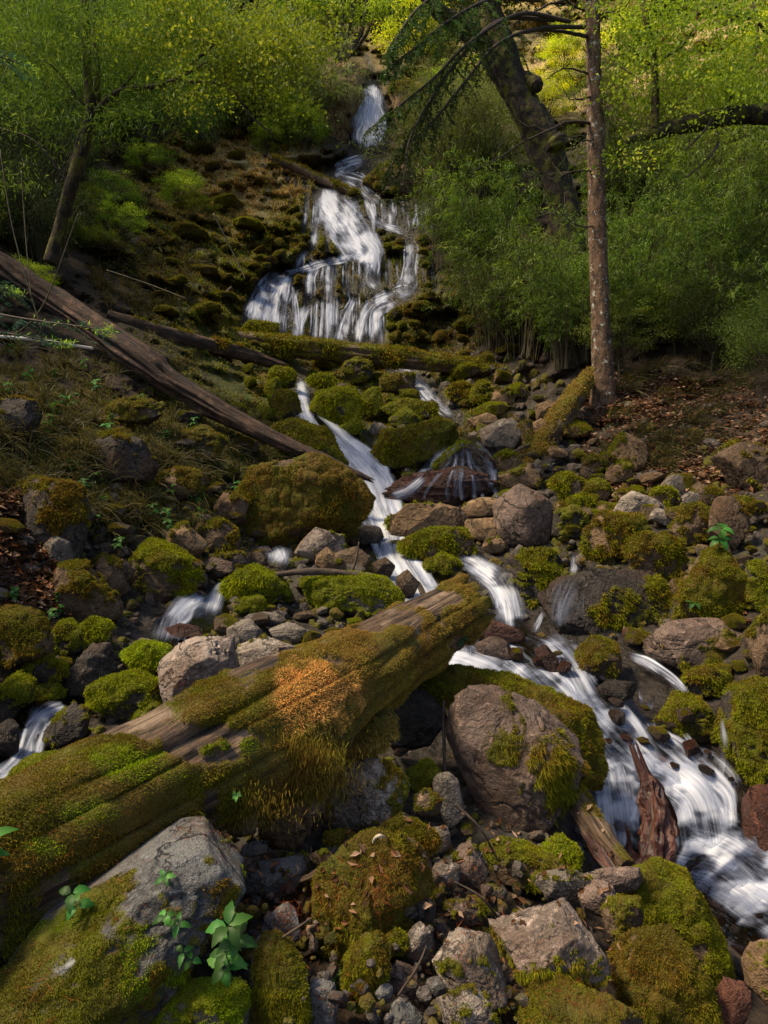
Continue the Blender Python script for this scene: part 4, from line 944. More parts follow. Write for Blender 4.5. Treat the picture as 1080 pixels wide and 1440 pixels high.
g = ob('moss', mesh_np('moss', V, Fa, False, {'t': t, 'rnd': r, 'orange': np.repeat(sun_och, 3), 'lime': np.repeat((fbm(P * 2.3, 2, 64) > .35) * .35, 3)}), M['moss'], kind='stuff', label='moss carpet growing over the slopes and rock ledges beside the falls', category='moss'); g['moss_hue'] = .12
# ------------------------------------------------------------------ water
dens_break = False; drape = False
bpy.context.view_layer.update(); DGW = bpy.context.evaluated_depsgraph_get()
def ribbon(pts, dens, seed):
    pts = np.array(pts, float); L = np.hypot(*np.diff(pts[:, :2], axis=0).T).sum()
    n = max(8, int(L / 2.5)); C = catmull(pts, n); C[:, 2] = np.maximum(C[:, 2], 3)
    T = nrm(np.gradient(C[:, :2], axis=0)); Nn = np.stack([T[:, 1], -T[:, 0]], -1)
    # falling water spreads level: keep the rungs close to horizontal
    Nn = nrm(Nn * [1, .55]); s = np.sign(Nn[:, :1]); s[s == 0] = 1; Nn = Nn * s
    m = int(np.clip(C[:, 2].max() / 2.2, 6, 40)); u = np.linspace(-1, 1, m)
    k = np.arange(n)[:, None]
    wob = vn(np.stack([k[:, 0] * .09, k[:, 0] * 0 + seed, k[:, 0] * 0], -1), 4)
    wd = C[:, 2] * (1 + .18 * wob)
    X = C[:, None, 0] + Nn[:, None, 0] * u[None] * wd[:, None] * .54; Y = C[:, None, 1] + Nn[:, None, 1] * u[None] * wd[:, None] * .54
    Db = D0(X, Y)
    mpp = Db.mean() / F                       # metres per pixel here
    q = np.stack([u[None] * wd[:, None] * mpp * 9 + seed * 7, k * mpp * 3 * 1.1 + 0 * u[None], np.zeros((n, m))], -1).reshape(-1, 3)
    st = fbm(q * [1, .25, 1], 3, seed).reshape(n, m); lump = vn(np.stack([u[None] * 1.2 + 0 * k, k * .07 + 0 * u[None], u[None] * 0 + seed + 0 * k], -1).reshape(-1, 3), 8).reshape(n, m)
    off = (1 - u[None] ** 2) * np.minimum(.022 * wd[:, None] * mpp * 3, .05) + .006 + .012 * st + .035 * lump * np.minimum(1, wd[:, None] * mpp * 3)
    if drape:       # the film clings to whatever rock it runs over
        Dr = Db.copy()
        for a_ in range(n):
            for b_ in range(m):
                ok, loc, *_r = SC.ray_cast(DGW, Vector(CAM), Vector(W(X[a_, b_], Y[a_, b_], 1.0) - CAM).normalized())
                if ok: Dr[a_, b_] = loc[1]
        for _ in range(6):
            Q_ = np.pad(Dr, 1, mode='edge'); Sm = (Q_[:-2, 1:-1] + Q_[2:, 1:-1] + Q_[1:-1, :-2] + Q_[1:-1, 2:] + 2 * Dr) / 6; Dr = np.minimum(Sm, Dr + .02)
        Dw = Dr - .02 - .3 * off
    else: Dw = Db * WK - off
    V = W(X, Y, Dw)
    dl = np.concatenate([[0], np.cumsum(np.linalg.norm(np.diff(V[:, m // 2], axis=0), axis=1))])
    UV = np.stack([u[None] * wd[:, None] * .62 * mpp + seed * 3.7, dl[:, None] + 0 * u[None] + seed], -1)
    e = sst(0, 5, k) * sst(0, 5, n - 1 - k)
    brk = (.38 if dens_break == 1 else .52) + (.62 if dens_break == 1 else .48) * sst(-.6, .35, fbm(np.stack([X / (34.0 if dens_break == 1 else 9), Y / (22.0 if dens_break == 1 else 14), 0 * X], -1).reshape(-1, 3), 3, 71).reshape(n, m)) if dens_break else 1.0
    de = dens * brk * (1 - np.abs(u[None]) ** 2.0) * (.25 + .75 * e) * (1 + .12 * wob[:, None])
    i = np.arange(n - 1)[:, None] * m; j = np.arange(m - 1)[None]
    Q = np.stack([i + j, i + m + j, i + m + j + 1, i + j + 1], -1).reshape(-1, 4)
    return V.reshape(-1, 3), Q, UV.reshape(-1, 2), de.ravel()
rsw = np.random.RandomState(77)
WK = .99
groups = {'a': 'stream', 'b': 'cascade', 'c': 'side_stream', 'f': 'waterfall', 'u': 'upper_waterfall', 'd': 'water_film'}
for z, nm in groups.items():
    drape = z == 'd'; dens_break = {'b': 1, 'f': 2}.get(z, 0); WK = {'a': .988, 'b': .983, 'c': .985, 'f': .992, 'u': .99, 'd': 1}[z]
    Vs, Qs, Us, Ds, n = [], [], [], [], 0
    for s, (zz, pts, dens) in enumerate(STREAMS):
        if zz != z: continue
        sheets = [(pts, dens * (.97 if z == 'f' else 1.0), s + 1)]; mw = max(p[2] for p in pts); pa = np.array(pts, float)
        if mw > 12 and z != 'd':      # threads of faster water inside the sheet
            for q in range(int(mw / (4 if z in 'fu' else 11))):
                c = rsw.uniform(-.46, .46); f0, f1 = sorted(rsw.rand(2)); f0 *= .5; f1 = .5 + f1 * .5
                C = catmull(pa, 9); t9 = np.linspace(f0, f1, 5) * 8; C = np.stack([np.interp(t9, np.arange(9), C[:, k_]) for k_ in range(3)], -1)
                T_ = nrm(np.gradient(C[:, :2], axis=0)); N_ = nrm(np.stack([np.abs(T_[:, 1]) + .05, -T_[:, 0] * np.sign(T_[:, 1] + 1e-6)], -1))
                C[:, :2] += N_ * (C[:, 2:] * (c + .05 * rsw.normal(size=(5, 1)))); C[:, 2] = np.clip(C[:, 2] * (rsw.uniform(.08, .18) if z in 'fu' else rsw.uniform(.16, .34)), 3.0, 24)
                sheets.append(([tuple(v) for v in C], rsw.uniform(.5, .85), 100 + s * 9 + q))
        for pts_, dn, sd_ in sheets:
            V, Q, U, d = ribbon(pts_, dn, sd_); Vs.append(V if dn == sheets[0][1] else CAM + (V - CAM) * .9975); Qs.append(Q + n); Us.append(U); Ds.append(d); n += len(V)
    me = mesh_np(nm, np.concatenate(Vs), np.concatenate(Qs), True, {'dens': np.concatenate(Ds)}, np.concatenate(Us))
    ob(nm, me, M['water'], kind='structure')
# still, clear water lying over the bed
drape = False; dens_break = 0; WK = .988
Vs, Qs, Us, Ds, n = [], [], [], [], 0
for s, pts in enumerate([[(930,1150,120),(990,1205,170),(1060,1265,190),(1180,1340,220),(1420,1480,260)], [(560,940,120),(690,930,150),(790,1000,150),(880,1080,150),(940,1150,140)],
                         [(120,985,40),(50,1020,80),(-40,1115,110),(-330,1330,150)], [(420,560,40),(500,660,100),(545,740,90),(590,840,110)], [(300,840,70),(240,915,90)], [(690,620,70),(640,700,110)]]):
    V, Q, U, d = ribbon(pts, 1, s + 80); d[:] = d * 1.5
    V = CAM + (V - CAM) * 1.006
    Vs.append(V); Qs.append(Q + n); Us.append(U); Ds.append(d); n += len(V)
me = mesh_np('stream_pool', np.concatenate(Vs), np.concatenate(Qs), True, {'dens': np.concatenate(Ds)}, np.concatenate(Us))
ob('stream_pool', me, M['pool'], kind='structure')
# ------------------------------------------------------------------ logs and driftwood
def log(name, cat, label, pts, mat, moss=.5, hue=.2, mdir=(0, -.2, 1), k=40, n=160, seed=1, rough=1.0, Ymoss=None, orange=0, lime=0, hang=.6, ln=3, broken=.0, cap=60000, maskf=None, group=None, flat=0.0):
    """pts: (px, py, distance or None, width px)"""
    pp = np.array([(x, y, (float(depth(x, y)[0]) * .985 if Y is None else Y), w) for x, y, Y, w in pts], float)
    C = catmull(pp, n); P = W(C[:, 0], C[:, 1], C[:, 2]); r = C[:, 3] / F * C[:, 2] / 2
    o0 = seed * 5.7
    def disp(t, a):
        sh = t.shape; q = np.stack([np.cos(a) * 1.3 + o0, np.sin(a) * 1.3, t * 6 + 0 * a], -1).reshape(-1, 3)
        q2 = np.stack([np.cos(a) * 5 + o0, np.sin(a) * 5, t * 5], -1).reshape(-1, 3)
        gro = np.abs(vn(np.stack([np.cos(a) * 4.5, np.sin(a) * 4.5 + o0, t * 2.2], -1).reshape(-1, 3), 7))
        d = 1 + rough * (.16 * fbm(q, 3, seed) + .07 * fbm(q2, 4, seed + 3) - .16 * (1 - sst(0, .22, gro)))
        return d.reshape(sh)
    V, Fs = tube(P, r, k, disp)
    T, A, B = frames(P); tt = np.repeat(np.linspace(0, 1, n), k); an = np.tile(np.linspace(0, 2 * math.pi, k, endpoint=False), n)
    if broken:   # splintered ends
        L = np.linalg.norm(np.diff(P, axis=0), axis=1).sum()
        for end, tv in ((1, T[-1]), (0, -T[0])):
            ww = sst(.94, 1, tt) if end else sst(.06, 0, tt)
            j = fbm(np.stack([np.cos(an) * 3 + o0, np.sin(an) * 3, an * 0 + end], -1), 3, 55)
            V[:n * k] += tv * (ww * (j + .2) * broken * r.mean() * 2.2)[:, None]
    cen = P.mean(0)
    L = np.concatenate([[0], np.cumsum(np.linalg.norm(np.diff(P, axis=0), axis=1))])
    uv = np.stack([an / 6.283 * r.mean() * 6.28, np.repeat(L, k)], -1); uv = np.concatenate([uv, [[.5, 0], [.5, L[-1]]]])
    tris = np.concatenate([Fs[0][:, [0, 1, 2]], Fs[0][:, [0, 2, 3]]] + Fs[1:])
    N = vnormals(V, tris); 
    if (N[:n*k] * (V[:n*k] - np.repeat(P, k, 0))).sum() < 0: tris = tris[:, ::-1]; Fs = [f[:, ::-1] for f in Fs]; N = -N
    f = fbm(V * 3.0 + o0, 4, 21) * .8 + fbm(V * 14, 3, 22) * .35
    mk = np.clip((N @ nrm(np.array(mdir))) * .5 + f * .75 + (moss - .5) * 1.9 + .08, 0, 1.3) if moss > 0 else np.zeros(len(V))
    if maskf is not None: mk = maskf(V, N, np.concatenate([tt, [0, 1]]), mk, f)
    V = V + N * (sst(.4, .7, mk) * r.mean() * .06 * (1 + fbm(V * 6, 3, 2)))[:, None]
    me = mesh_np(name, V - cen, Fs, True, {'moss': mk}, uv)
    o = ob(name, me, mat, None, cen, label=label, category=cat); o['moss_hue'] = hue
    if group: o['group'] = group
    if moss > 0:
        oc = (lambda q: orange(q + cen)) if callable(orange) else orange; lc = (lambda q: lime(q + cen)) if callable(lime) else lime
        moss_part(o, V - cen, tris, N, mk, Ymoss or pp[:, 2].mean(), hue, hang=hang, orange=oc, lime=lc, ln=ln, seed=seed, cap=cap)
    return o, P, r
def orange_patch(P):
    x, y = projpx(P); return .22 * sst(330, 440, x) + (1 - sst(.8, 1.15, np.hypot((x - 440) / 58, (y - 978) / 52) + .45 * fbm(P * 11, 4, 8))) * (.75 + .3 * sst(-.3, .4, fbm(P * 26, 2, 18)))  # gold over the right half holds its sunlit tone with brownish moss
def lime_patch(P):
    x, y = projpx(P); f = 0
    for a, b, c, d in ((175,1075,46,26),(118,1140,50,22),(215,1068,22,14),(248,1090,18,12),(290,1055,16,10),(350,1050,16,14),(310,1050,14,8),(60,1190,30,14)): f = np.maximum(f, 1 - sst(.6, 1.1, np.hypot((x - a) / c, (y - b) / d) + .3 * fbm(P * 16, 2, 8)))
    return f * .8
def biglog_mask(V, N, t, mk, f):
    x, y = projpx(V)
    bare = blob(x, y, 290, 1045, 120, 30) + blob(x, y, 600, 842, 60, 14) + .7 * blob(x, y, 545, 872, 60, 10)
    mk = mk + .22 * sst(360, 240, x) - .6 * bare * (1 - lime_patch(V)) + .5 * orange_patch(V) + .5 * lime_patch(V) + .35 * blob(x, y, 400, 1080, 60, 60)
    return np.clip(mk, 0, 1.3)
log('log', 'log', 'huge mossy log with an orange moss patch, crossing the foreground from the left edge', [(-190,1330,1.95,250),(-40,1245,2.2,225),(110,1165,2.45,210),(240,1095,2.75,195),(370,1025,3.1,185),(480,962,3.5,138),(570,905,3.95,108),(656,856,4.4,80)], M['log'],
    moss=.64, hue=.16, mdir=(-.1, -.85, .1), k=110, n=420, seed=4, Ymoss=2.75, orange=orange_patch, lime=lime_patch, hang=.5, ln=2.1, broken=.22, cap=300000, maskf=biglog_mask, rough=.5)
# shaggy beard of moss hanging below the log
def beard(parent, cx, cy, rx, ry, Y, n, hue, ln, name='moss'):
    rs = np.random.RandomState(int(cx)); a = rs.normal(size=(n, 2)) * .5
    P = W(cx + a[:, 0] * rx, cy + a[:, 1] * ry, Y + rs.rand(n) * .10 + .04 * a[:, 1]); d = nrm(np.array([0, -.35, -1.0]) + rs.normal(size=(n, 3)) * .35)
    V, Fa, t, r = blades(P - np.array(parent.location), d, ln * (.4 + rs.rand(n)), .0042, rs)
    m = ob(name, mesh_np(name, V, Fa, False, {'t': t, 'rnd': r, 'orange': t * 0 + .08, 'lime': t * 0}), M['moss'], parent); m['moss_hue'] = hue
biglog = bpy.data.objects['log']
beard(biglog, 405, 1085, 70, 46, 2.82, 14000, .0, .028)
beard(biglog, 300, 1135, 90, 30, 2.62, 5000, .1, .02)
log('fallen_trunk', 'log', 'bare brown fallen trunk lying down the left slope towards the stream', [(-70,325,9.0,34),(0,370,8.9,36),(60,412,8.75,34),(120,452,8.6,37),(200,505,8.45,44),(240,536,8.4,39),(320,582,8.3,32),(390,618,8.2,24),(428,637,8.15,16)], M['log_dark'], moss=.10, hue=0, seed=9, rough=1.9, n=300, k=48, broken=.5)
log('fallen_trunk', 'log', 'narrow splintered tail piece lying below the end of the bare brown trunk', [(425,632,8.1,14),(460,648,8.1,16),(495,664,8.1,12),(520,674,8.1,6)], M['log_dark'], moss=.1, seed=19, n=70, k=18, broken=.6)
log('log', 'log', 'mossy log lying level across the foot of the big fall', [(322,476,13.0,24),(360,484,13.0,30),(450,492,12.95,30),(560,504,12.95,27),(650,515,12.95,22),(718,524,13.0,14)], M['log'], moss=.72, hue=.35, seed=12, n=220, mdir=(0, -.4, 1), ln=3)
log('log', 'log', 'dim brown log lying behind the fallen trunk on the left slope', [(150,445,10.6,20),(200,462,10.8,24),(270,482,11.3,24),(340,498,12.0,20),(400,516,12.6,12)], M['log_dark'], moss=.45, hue=.1, seed=14, n=140, k=24)
log('log', 'log', 'sunlit golden mossy log leaning at the foot of the straight tree', [(828,532,10.3,24),(800,570,10.1,34),(778,605,9.9,32),(758,635,9.7,28),(744,662,9.5,20)], M['log'], moss=.62, hue=.25, seed=15, n=140, orange=.25, mdir=(-.3, -.5, .6), broken=.5, ln=3)
log('log', 'log', 'short forked mossy branch stub beside the sunlit leaning log', [(738,595,9.9,18),(744,620,9.8,18),(740,645,9.6,14)], M['log'], moss=.6, hue=.2, seed=16, n=40, k=20)
log('log', 'log', 'thin mossy log leaning at the top of the big fall', [(378,222,19.3,10),(420,238,19.2,12),(460,257,19.0,12),(508,277,18.6,9)], M['log'], moss=.6, hue=.3, seed=17, n=80, k=20, ln=3)
log('log', 'log', 'bare reddish pole lying above the thin mossy log', [(372,218,19.8,5),(400,232,19.6,7),(430,246,19.5,6)], M['log_dark'], moss=0, seed=18, n=40, k=12)
log('branch', 'branch', 'mossy branch with splintered end between the brown boulder and the cascade', [(792,1088,3.75,26),(815,1130,3.6,34),(845,1175,3.45,34),(880,1220,3.3,26)], M['log'], moss=.62, hue=.3, seed=21, n=110, k=30, mdir=(.3, -.4, .8), ln=3)
log('branch', 'branch', 'bare orange splinter of wood under the mossy branch', [(828,1180,3.35,10),(845,1202,3.3,20),(866,1230,3.2,12)], M['wood_red'], moss=0, seed=22, n=40, k=14, broken=.9)
log('stump', 'stump', 'rotten red brown wood standing in the cascade', [(905,1085,4.0,14),(915,1110,3.95,30),(922,1150,3.85,44),(925,1190,3.75,48),(925,1235,3.65,36)], M['wood_red'], moss=0, seed=23, n=130, k=40, rough=2.6, broken=1.2)
log('stump', 'stump', 'dark broken splinters at the foot of the rotten red wood', [(884,1180,3.7,6),(888,1200,3.68,12),(905,1220,3.65,24),(935,1230,3.6,20)], M['wood_red'], moss=0, seed=24, n=50, k=20, rough=2.2, broken=1.4)
log('driftwood', 'driftwood', 'bleached reddish trunk slanting through the cascade', [(788,965,5.1,6),(845,1010,4.92,11),(905,1055,4.72,14),(960,1085,4.6,12),(1030,1122,4.5,6)], M['wood_red'], moss=0, seed=25, n=120, k=24, rough=1.3, broken=.4)
log('stick', 'stick', 'smooth brown stick lying above the broad flat moss boulder', [(388,808,6.1,7),(430,804,6.15,10),(480,806,6.2,10),(522,812,6.2,6)], M['twig'], moss=0, seed=26, n=40, k=12)
log('stick', 'stick', 'small bare stick near the ochre block at the left foot of the fall', [(278,445,13.6,4),(300,428,13.7,5),(326,404,13.9,4)], M['log'], moss=0, seed=27, n=30, k=8)
log('stick', 'stick', 'grey pole leaning in the pool beside the green wedge', [(624,985,3.75,4),(624,1030,3.7,5),(626,1085,3.6,5)], M['twig'], moss=0, seed=28, n=30, k=8)
log('stick', 'stick', 'pinkish bark piece lying on the red needles', [(424,1238,2.62,6),(436,1233,2.6,10),(452,1222,2.6,8)], M['log'], moss=0, seed=29, n=24, k=12, broken=.5)
log('stick', 'stick', 'pale thin branch sticking in from the left edge', [(-20,472,4.0,4),(50,478,4.2,5),(130,490,4.6,4)], M['white'], moss=0, seed=30, n=40, k=8)
# curl of white bracket on the shaggy boulder
log('fungus', 'fungus', 'white curled shelf fungus on top of the shaggy mossy boulder', [(524,1186,2.36,2),(527,1179,2.35,4),(534,1175,2.34,5),(542,1177,2.35,2)], M['shelf'], moss=0, seed=31, n=24, k=12, rough=.4)

# ------------------------------------------------------------------ trees
def tubes_bag(paths, k=6):
    b = Bag()
    for P, r in paths:
        V, Fs = tube(P, r, k, caps=False); b.add(V, Fs, rnd=R.rand())
    return b
def bark_trunk(name, pts, mat, parent, k=28, n=160, seed=1, rough=1.0):
    pp = np.array(pts, float); C = catmull(pp, n); P = W(C[:, 0], C[:, 1], C[:, 2]); r = C[:, 3] / F * C[:, 2] / 2
    def disp(t, a):
        q = np.stack([np.cos(a) * 1.2 + seed, np.sin(a) * 1.2, t * 9], -1).reshape(-1, 3); q2 = np.stack([np.cos(a) * 6 + seed, np.sin(a) * 6, t * 60], -1).reshape(-1, 3)
        return (1 + rough * (.13 * fbm(q, 3, seed) + .07 * fbm(q2, 3, seed + 1))).reshape(t.shape)
    V, Fs = tube(P, r, k, disp); base = np.array(parent.location)
    o = ob(name, mesh_np(name, V - base, Fs, True), mat, parent); child(o, parent); return o, P, r
def wig(a, b, n, amp, rs, sag=0.0):
    a = np.array(a); b = np.array(b); t = np.linspace(0, 1, n)[:, None]; L = np.linalg.norm(b - a)
    w = np.cumsum(rs.normal(size=(n, 3)), 0) * amp * L / math.sqrt(n); w = w - w[0] - t * (w[-1] - w[0])
    P = a + (b - a) * t + w * .5; P[:, 2] -= (sag * L * 4 * t * (1 - t))[:, 0]; return P

def spray(bagB, bagL, P, rs, side=.5, ntw=14, nl=20, ln=.035, wd=.008, droop=.3, needle=True, t0=.15, tw_r=.004):
    """twigs with foliage along a branch path"""
    n = len(P); T = nrm(np.gradient(P, axis=0))
    for i in range(ntw):
        f = t0 + (1 - t0) * (i + rs.rand()) / ntw; j = min(n - 1, int(f * n)); s = 1 if i % 2 else -1
        d = nrm(nrm(np.cross(T[j], [0, 0, 1])) * s + T[j] * .7 + rs.normal(size=3) * .25 + np.array([0, 0, -droop]))
        L = side * (1.15 - f) * (.6 + .7 * rs.rand()) + .05; e = P[j] + d * L + np.array([0, 0, -droop * L * .6]); Q = wig(P[j], e, 7, .12, rs, -.06)
        V, Fs = tube(Q, np.linspace(tw_r, tw_r * .3, 7), 3, caps=False); bagB.add(V, Fs, rnd=rs.rand())
        m = max(4, int(nl * L / side)); tt = rs.rand(m) * .95 + .05; idx = tt * 6; i0 = np.minimum(idx.astype(int), 5); fr = (idx - i0)[:, None]
        C = Q[i0] * (1 - fr) + Q[i0 + 1] * fr; td = nrm(Q[-1] - Q[0]); sd = nrm(np.cross(td, [0, 0, 1]))
        if needle: dd = nrm(td * .6 + sd * np.where(rs.rand(m, 1) > .5, 1, -1) * 1.0 + rs.normal(size=(m, 3)) * .2 + [0, 0, -.1])
        else: dd = nrm(td * .5 + rs.normal(size=(m, 3)) * .7 + [0, 0, -.35]); C = C + rs.normal(size=C.shape) * ln * .5
        Vl, Fl, t, r = leaves(C, dd, nrm(np.array([0, 0, 1.0]) + rs.normal(size=(m, 3)) * .5), ln * (.6 + .7 * rs.rand(m)), wd * (.7 + .6 * rs.rand(m)), rs)
        bagL.add(Vl, Fl, rnd=r)

# 1 the straight lichened tree on the right
base = G(848, 572)
t1 = empty('conifer_tree', base, label='straight slim conifer with pale lichen patches on its trunk, right of the falls', category='tree')
_, TP, TR = bark_trunk('trunk', [(850,590,10.5,46),(848,560,10.5,34),(846,480,10.45,28),(842,360,10.4,24),(838,200,10.35,23),(834,60,10.3,21),(830,-80,10.3,18),(826,-260,10.3,14)], M['bark_pine'], t1, seed=3)
rs = np.random.RandomState(77)
dead = [([(831,172),(800,172),(785,178),(740,200),(700,225),(660,248)],9),([(831,105),(800,98),(770,118)],6),([(831,240),(800,242),(776,250)],5),([(831,52),(790,44),(740,42),(700,62),(672,80),(630,120)],10),([(832,137),(812,138),(797,136)],6),([(834,318),(812,316),(792,302),(776,290)],5),
        ([(834,200),(815,196),(806,190)],4),([(822,15),(790,-5),(760,-30)],7),([(840,60),(870,90),(905,110)],4),([(834,-5),(790,5),(740,26),(700,55)],8),([(840,20),(870,10),(900,-20)],5)]
for pts, w in dead:
    C = catmull([(a, b, 10.3 - .25 * i) for i, (a, b) in enumerate(pts)], 40); P = W(C[:, 0], C[:, 1], C[:, 2]); P = P + np.cumsum(rs.normal(size=P.shape), 0) * .004
    b = Bag(); V, Fs = tube(P, np.linspace(w, 2, 40) / F * 10 / 2 * .55, 6, caps=False); b.add(V - base, Fs, rnd=rs.rand())
    for q in range(5):
        j = rs.randint(12, 38); e = P[j] + nrm(rs.normal(size=3) * [1, .6, .7] + [-.4, 0, -.3]) * rs.uniform(.15, .5); V, Fs = tube(wig(P[j], e, 6, .2, rs), np.linspace(.006, .002, 6), 3, caps=False); b.add(V - base, Fs, rnd=rs.rand())
    ob('branch', b.mesh('branch'), M['twig'] if w > 5 else M['stem'], t1)
# big drooping needle boughs hanging in front of the falls
boughs = [[(822,38,10.2),(760,40,9.6),(700,62,9.0),(650,120,8.6),(605,175,8.3),(560,215,8.1),(545,250,8.0)], [(800,30,10.0),(730,20,9.2),(660,60,8.6),(610,110,8.2),(560,150,8.0),(515,185,7.9)],
          [(780,28,9.8),(700,30,9.0),(640,90,8.4),(600,150,8.2),(575,200,8.0),(566,262,7.9)], [(760,0,9.5),(690,0,8.8),(630,30,8.3),(580,70,8.1),(540,100,8.0)], [(700,-30,9.0),(640,-20,8.5),(590,10,8.2),(560,50,8.0),(550,75,8.0)],]
for bi, pts in enumerate(boughs):
    C = catmull(pts, 60); P = W(C[:, 0], C[:, 1], C[:, 2]) - base; bb, bl = Bag(), Bag()
    V, Fs = tube(P, np.linspace(.030, .006, 60), 6, caps=False); bb.add(V, Fs, rnd=.5)
    spray(bb, bl, P, rs, side=.55, ntw=44, nl=120, ln=.045, wd=.013, droop=.6, t0=.25)
    br = ob('branch', bb.mesh('branch'), M['twig'], t1); ob('needles', bl.mesh('needles', False), M['needle'], br)

# 2 the big dark leaning tree
base2 = G(795, 335)
t2 = empty('leaning_tree', base2, label='thick dark mossy tree leaning left behind the straight conifer', category='tree')
bark_trunk('trunk', [(806,420,14.8,56),(800,340,14.8,50),(784,262,14.7,40),(762,195,14.6,46),(728,135,14.5,40),(704,80,14.4,46),(688,20,14.3,36),(684,-60,14.2,34),(668,-160,14.2,38)], M['bark_dark'], t2, seed=6, rough=1.5, k=36)
bark_trunk('limb', [(694,60,14.4,30),(660,44,14.2,26),(625,22,14.0,22),(595,-10,13.8,18),(560,-60,13.6,14)], M['bark_dark'], t2, seed=7, rough=1.4, n=80, k=16)
bark_trunk('burl', [(776,196,14.35,10),(783,203,14.3,34),(787,212,14.35,8)], M['bark_dark'], t2, seed=8, n=30, k=20)
bark_trunk('limb', [(735,110,14.5,20),(752,118,14.3,22),(758,126,14.25,12)], M['bark_dark'], t2, seed=9, n=30, k=16)
# 3 slender dark tree on the left
base3 = G(76, 355)
t3 = empty('slender_tree', base3, label='slender dark tree with a crooked trunk on the left slope', category='tree')
bark_trunk('trunk', [(70,370,9.4,19),(84,318,9.4,16),(100,262,9.3,17),(118,205,9.3,16),(128,165,9.2,14),(124,110,9.2,12),(120,40,9.1,11),(118,-60,9.0,9)], M['bark_dark'], t3, seed=11, k=16)
bark_trunk('limb', [(100,262,9.3,14),(116,190,9.3,12),(136,140,9.3,10),(134,60,9.3,9),(128,-30,9.3,8)], M['bark_dark'], t3, seed=12, k=12)
for s_, pts in enumerate([[(128,165,9.2,9),(165,130,9.1,8),(215,122,9.0,7),(252,110,8.9,6),(275,85,8.9,5),(300,60,8.8,4),(300,25,8.8,2)], [(215,122,9.0,5),(262,115,8.9,4),(320,122,8.8,4),(350,160,8.7,3),(385,190,8.7,2)], [(165,130,9.1,5),(190,100,9.1,3),(200,60,9.1,2)], [(252,110,8.9,3),(330,70,8.8,3),(400,75,8.7,1.5)],
      [(120,60,9.1,4),(90,20,9.1,3),(60,-20,9.1,3)], [(100,262,9.3,4),(50,200,9.2,3),(0,180,9.2,2)], [(120,150,9.3,4),(70,90,9.2,3),(10,60,9.1,2)]]):
    bark_trunk('branch', pts, M['twig'], t3, seed=20 + s_, n=50, k=6)
# 4 mossy limb reaching in from the right
base4 = G(1180, 420)
t4 = empty('broadleaf_tree', base4, label='tree outside the right edge with a mossy limb reaching in', category='tree')
bark_trunk('trunk', [(1200,470,11.8,60),(1190,380,11.8,54),(1176,250,11.7,50),(1160,100,11.6,46),(1150,-100,11.5,40)], M['bark_dark'], t4, seed=31)
bark_trunk('limb', [(1178,190,11.7,34),(1120,158,11.2,28),(1080,163,10.9,26),(1040,160,10.7,26),(1000,168,10.5,24),(950,180,10.3,22),(905,190,10.2,16),(882,197,10.1,10)], M['bark_dark'], t4, seed=32, rough=1.6, n=90, k=18)
bark_trunk('limb', [(920,182,10.2,12),(922,130,10.2,11),(918,70,10.1,9),(905,10,10.0,8),(895,-60,10,6)], M['bark_dark'], t4, seed=33, k=10)
bark_trunk('branch', [(1030,150,10.7,10),(1026,130,10.6,7),(1012,118,10.5,4)], M['bark_dark'], t4, seed=34, n=30, k=8)
bark_trunk('branch', [(1056,-30,10.7,7),(1065,60,10.7,5),(1040,140,10.7,3)], M['twig'], t4, seed=35, n=30, k=6)
for s_, (a, b) in enumerate([((918,70),(870,20)),((905,10),(960,-20)),((1000,168),(960,215)),((1010,200),(965,250)),((980,20),(1080,-10)),((1080,50),(1020,20)),((918,90),(975,40)),((922,100),(880,60))]):
    m_ = ((a[0] + b[0]) / 2 + rs.uniform(-14, 14), (a[1] + b[1]) / 2 + rs.uniform(-14, 14)); bark_trunk('branch', [(a[0], a[1], 10.3, 5), (m_[0], m_[1], 10.2, 4), (b[0], b[1], 10.1, 2)], M['twig'], t4, seed=60 + s_, n=24, k=5)
# 5 multi stemmed shrub tree on top of the cliff
base5 = G(475, 88)
t5 = empty('multi_stem_tree', base5, label='many stemmed bare based tree on top of the cliff by the upper waterfall', category='tree')
for s_ in range(12):
    x = 455 + s_ * 4.0; e = x + (s_ - 5.5) * rs.uniform(4, 11); bark_trunk('trunk', [(472 + (s_ - 6) * 1.5, 92, 23.2, 6), ((x + e) / 2 + rs.uniform(-4, 4), 45, 23.2, 4.5), (e, -20, 23.1, 3), (e + rs.uniform(-20, 20), -90, 23, 2)], M['bark_dark'] if s_ % 2 else M['twig'], t5, seed=80 + s_, n=30, k=6)
# vines and bare hanging stems on the left
for s_, (a, b, c) in enumerate([((0,210),(20,330),(60,470)),((30,240),(36,330),(44,420)),((10,480),(60,430),(110,300)),((150,380),(210,400),(262,420)),((300,300),(330,360),(345,392))]):
    o, _, _ = log('twig', 'twig', ['long bare stem hanging at the left edge above the fallen trunk','short dead stem beside the slender tree','arching dead twig crossing the left edge shrubs','thin dead twig lying on the left slope','dead twig on the moss left of the big fall'][s_], [(a[0],a[1],8.2 if a[0]<200 else 13,2),(b[0],b[1],8.2 if a[0]<200 else 13,2),(c[0],c[1],8.1 if a[0]<200 else 12.9,1.4)], M['stem'], moss=0, seed=90 + s_, n=30, k=6)
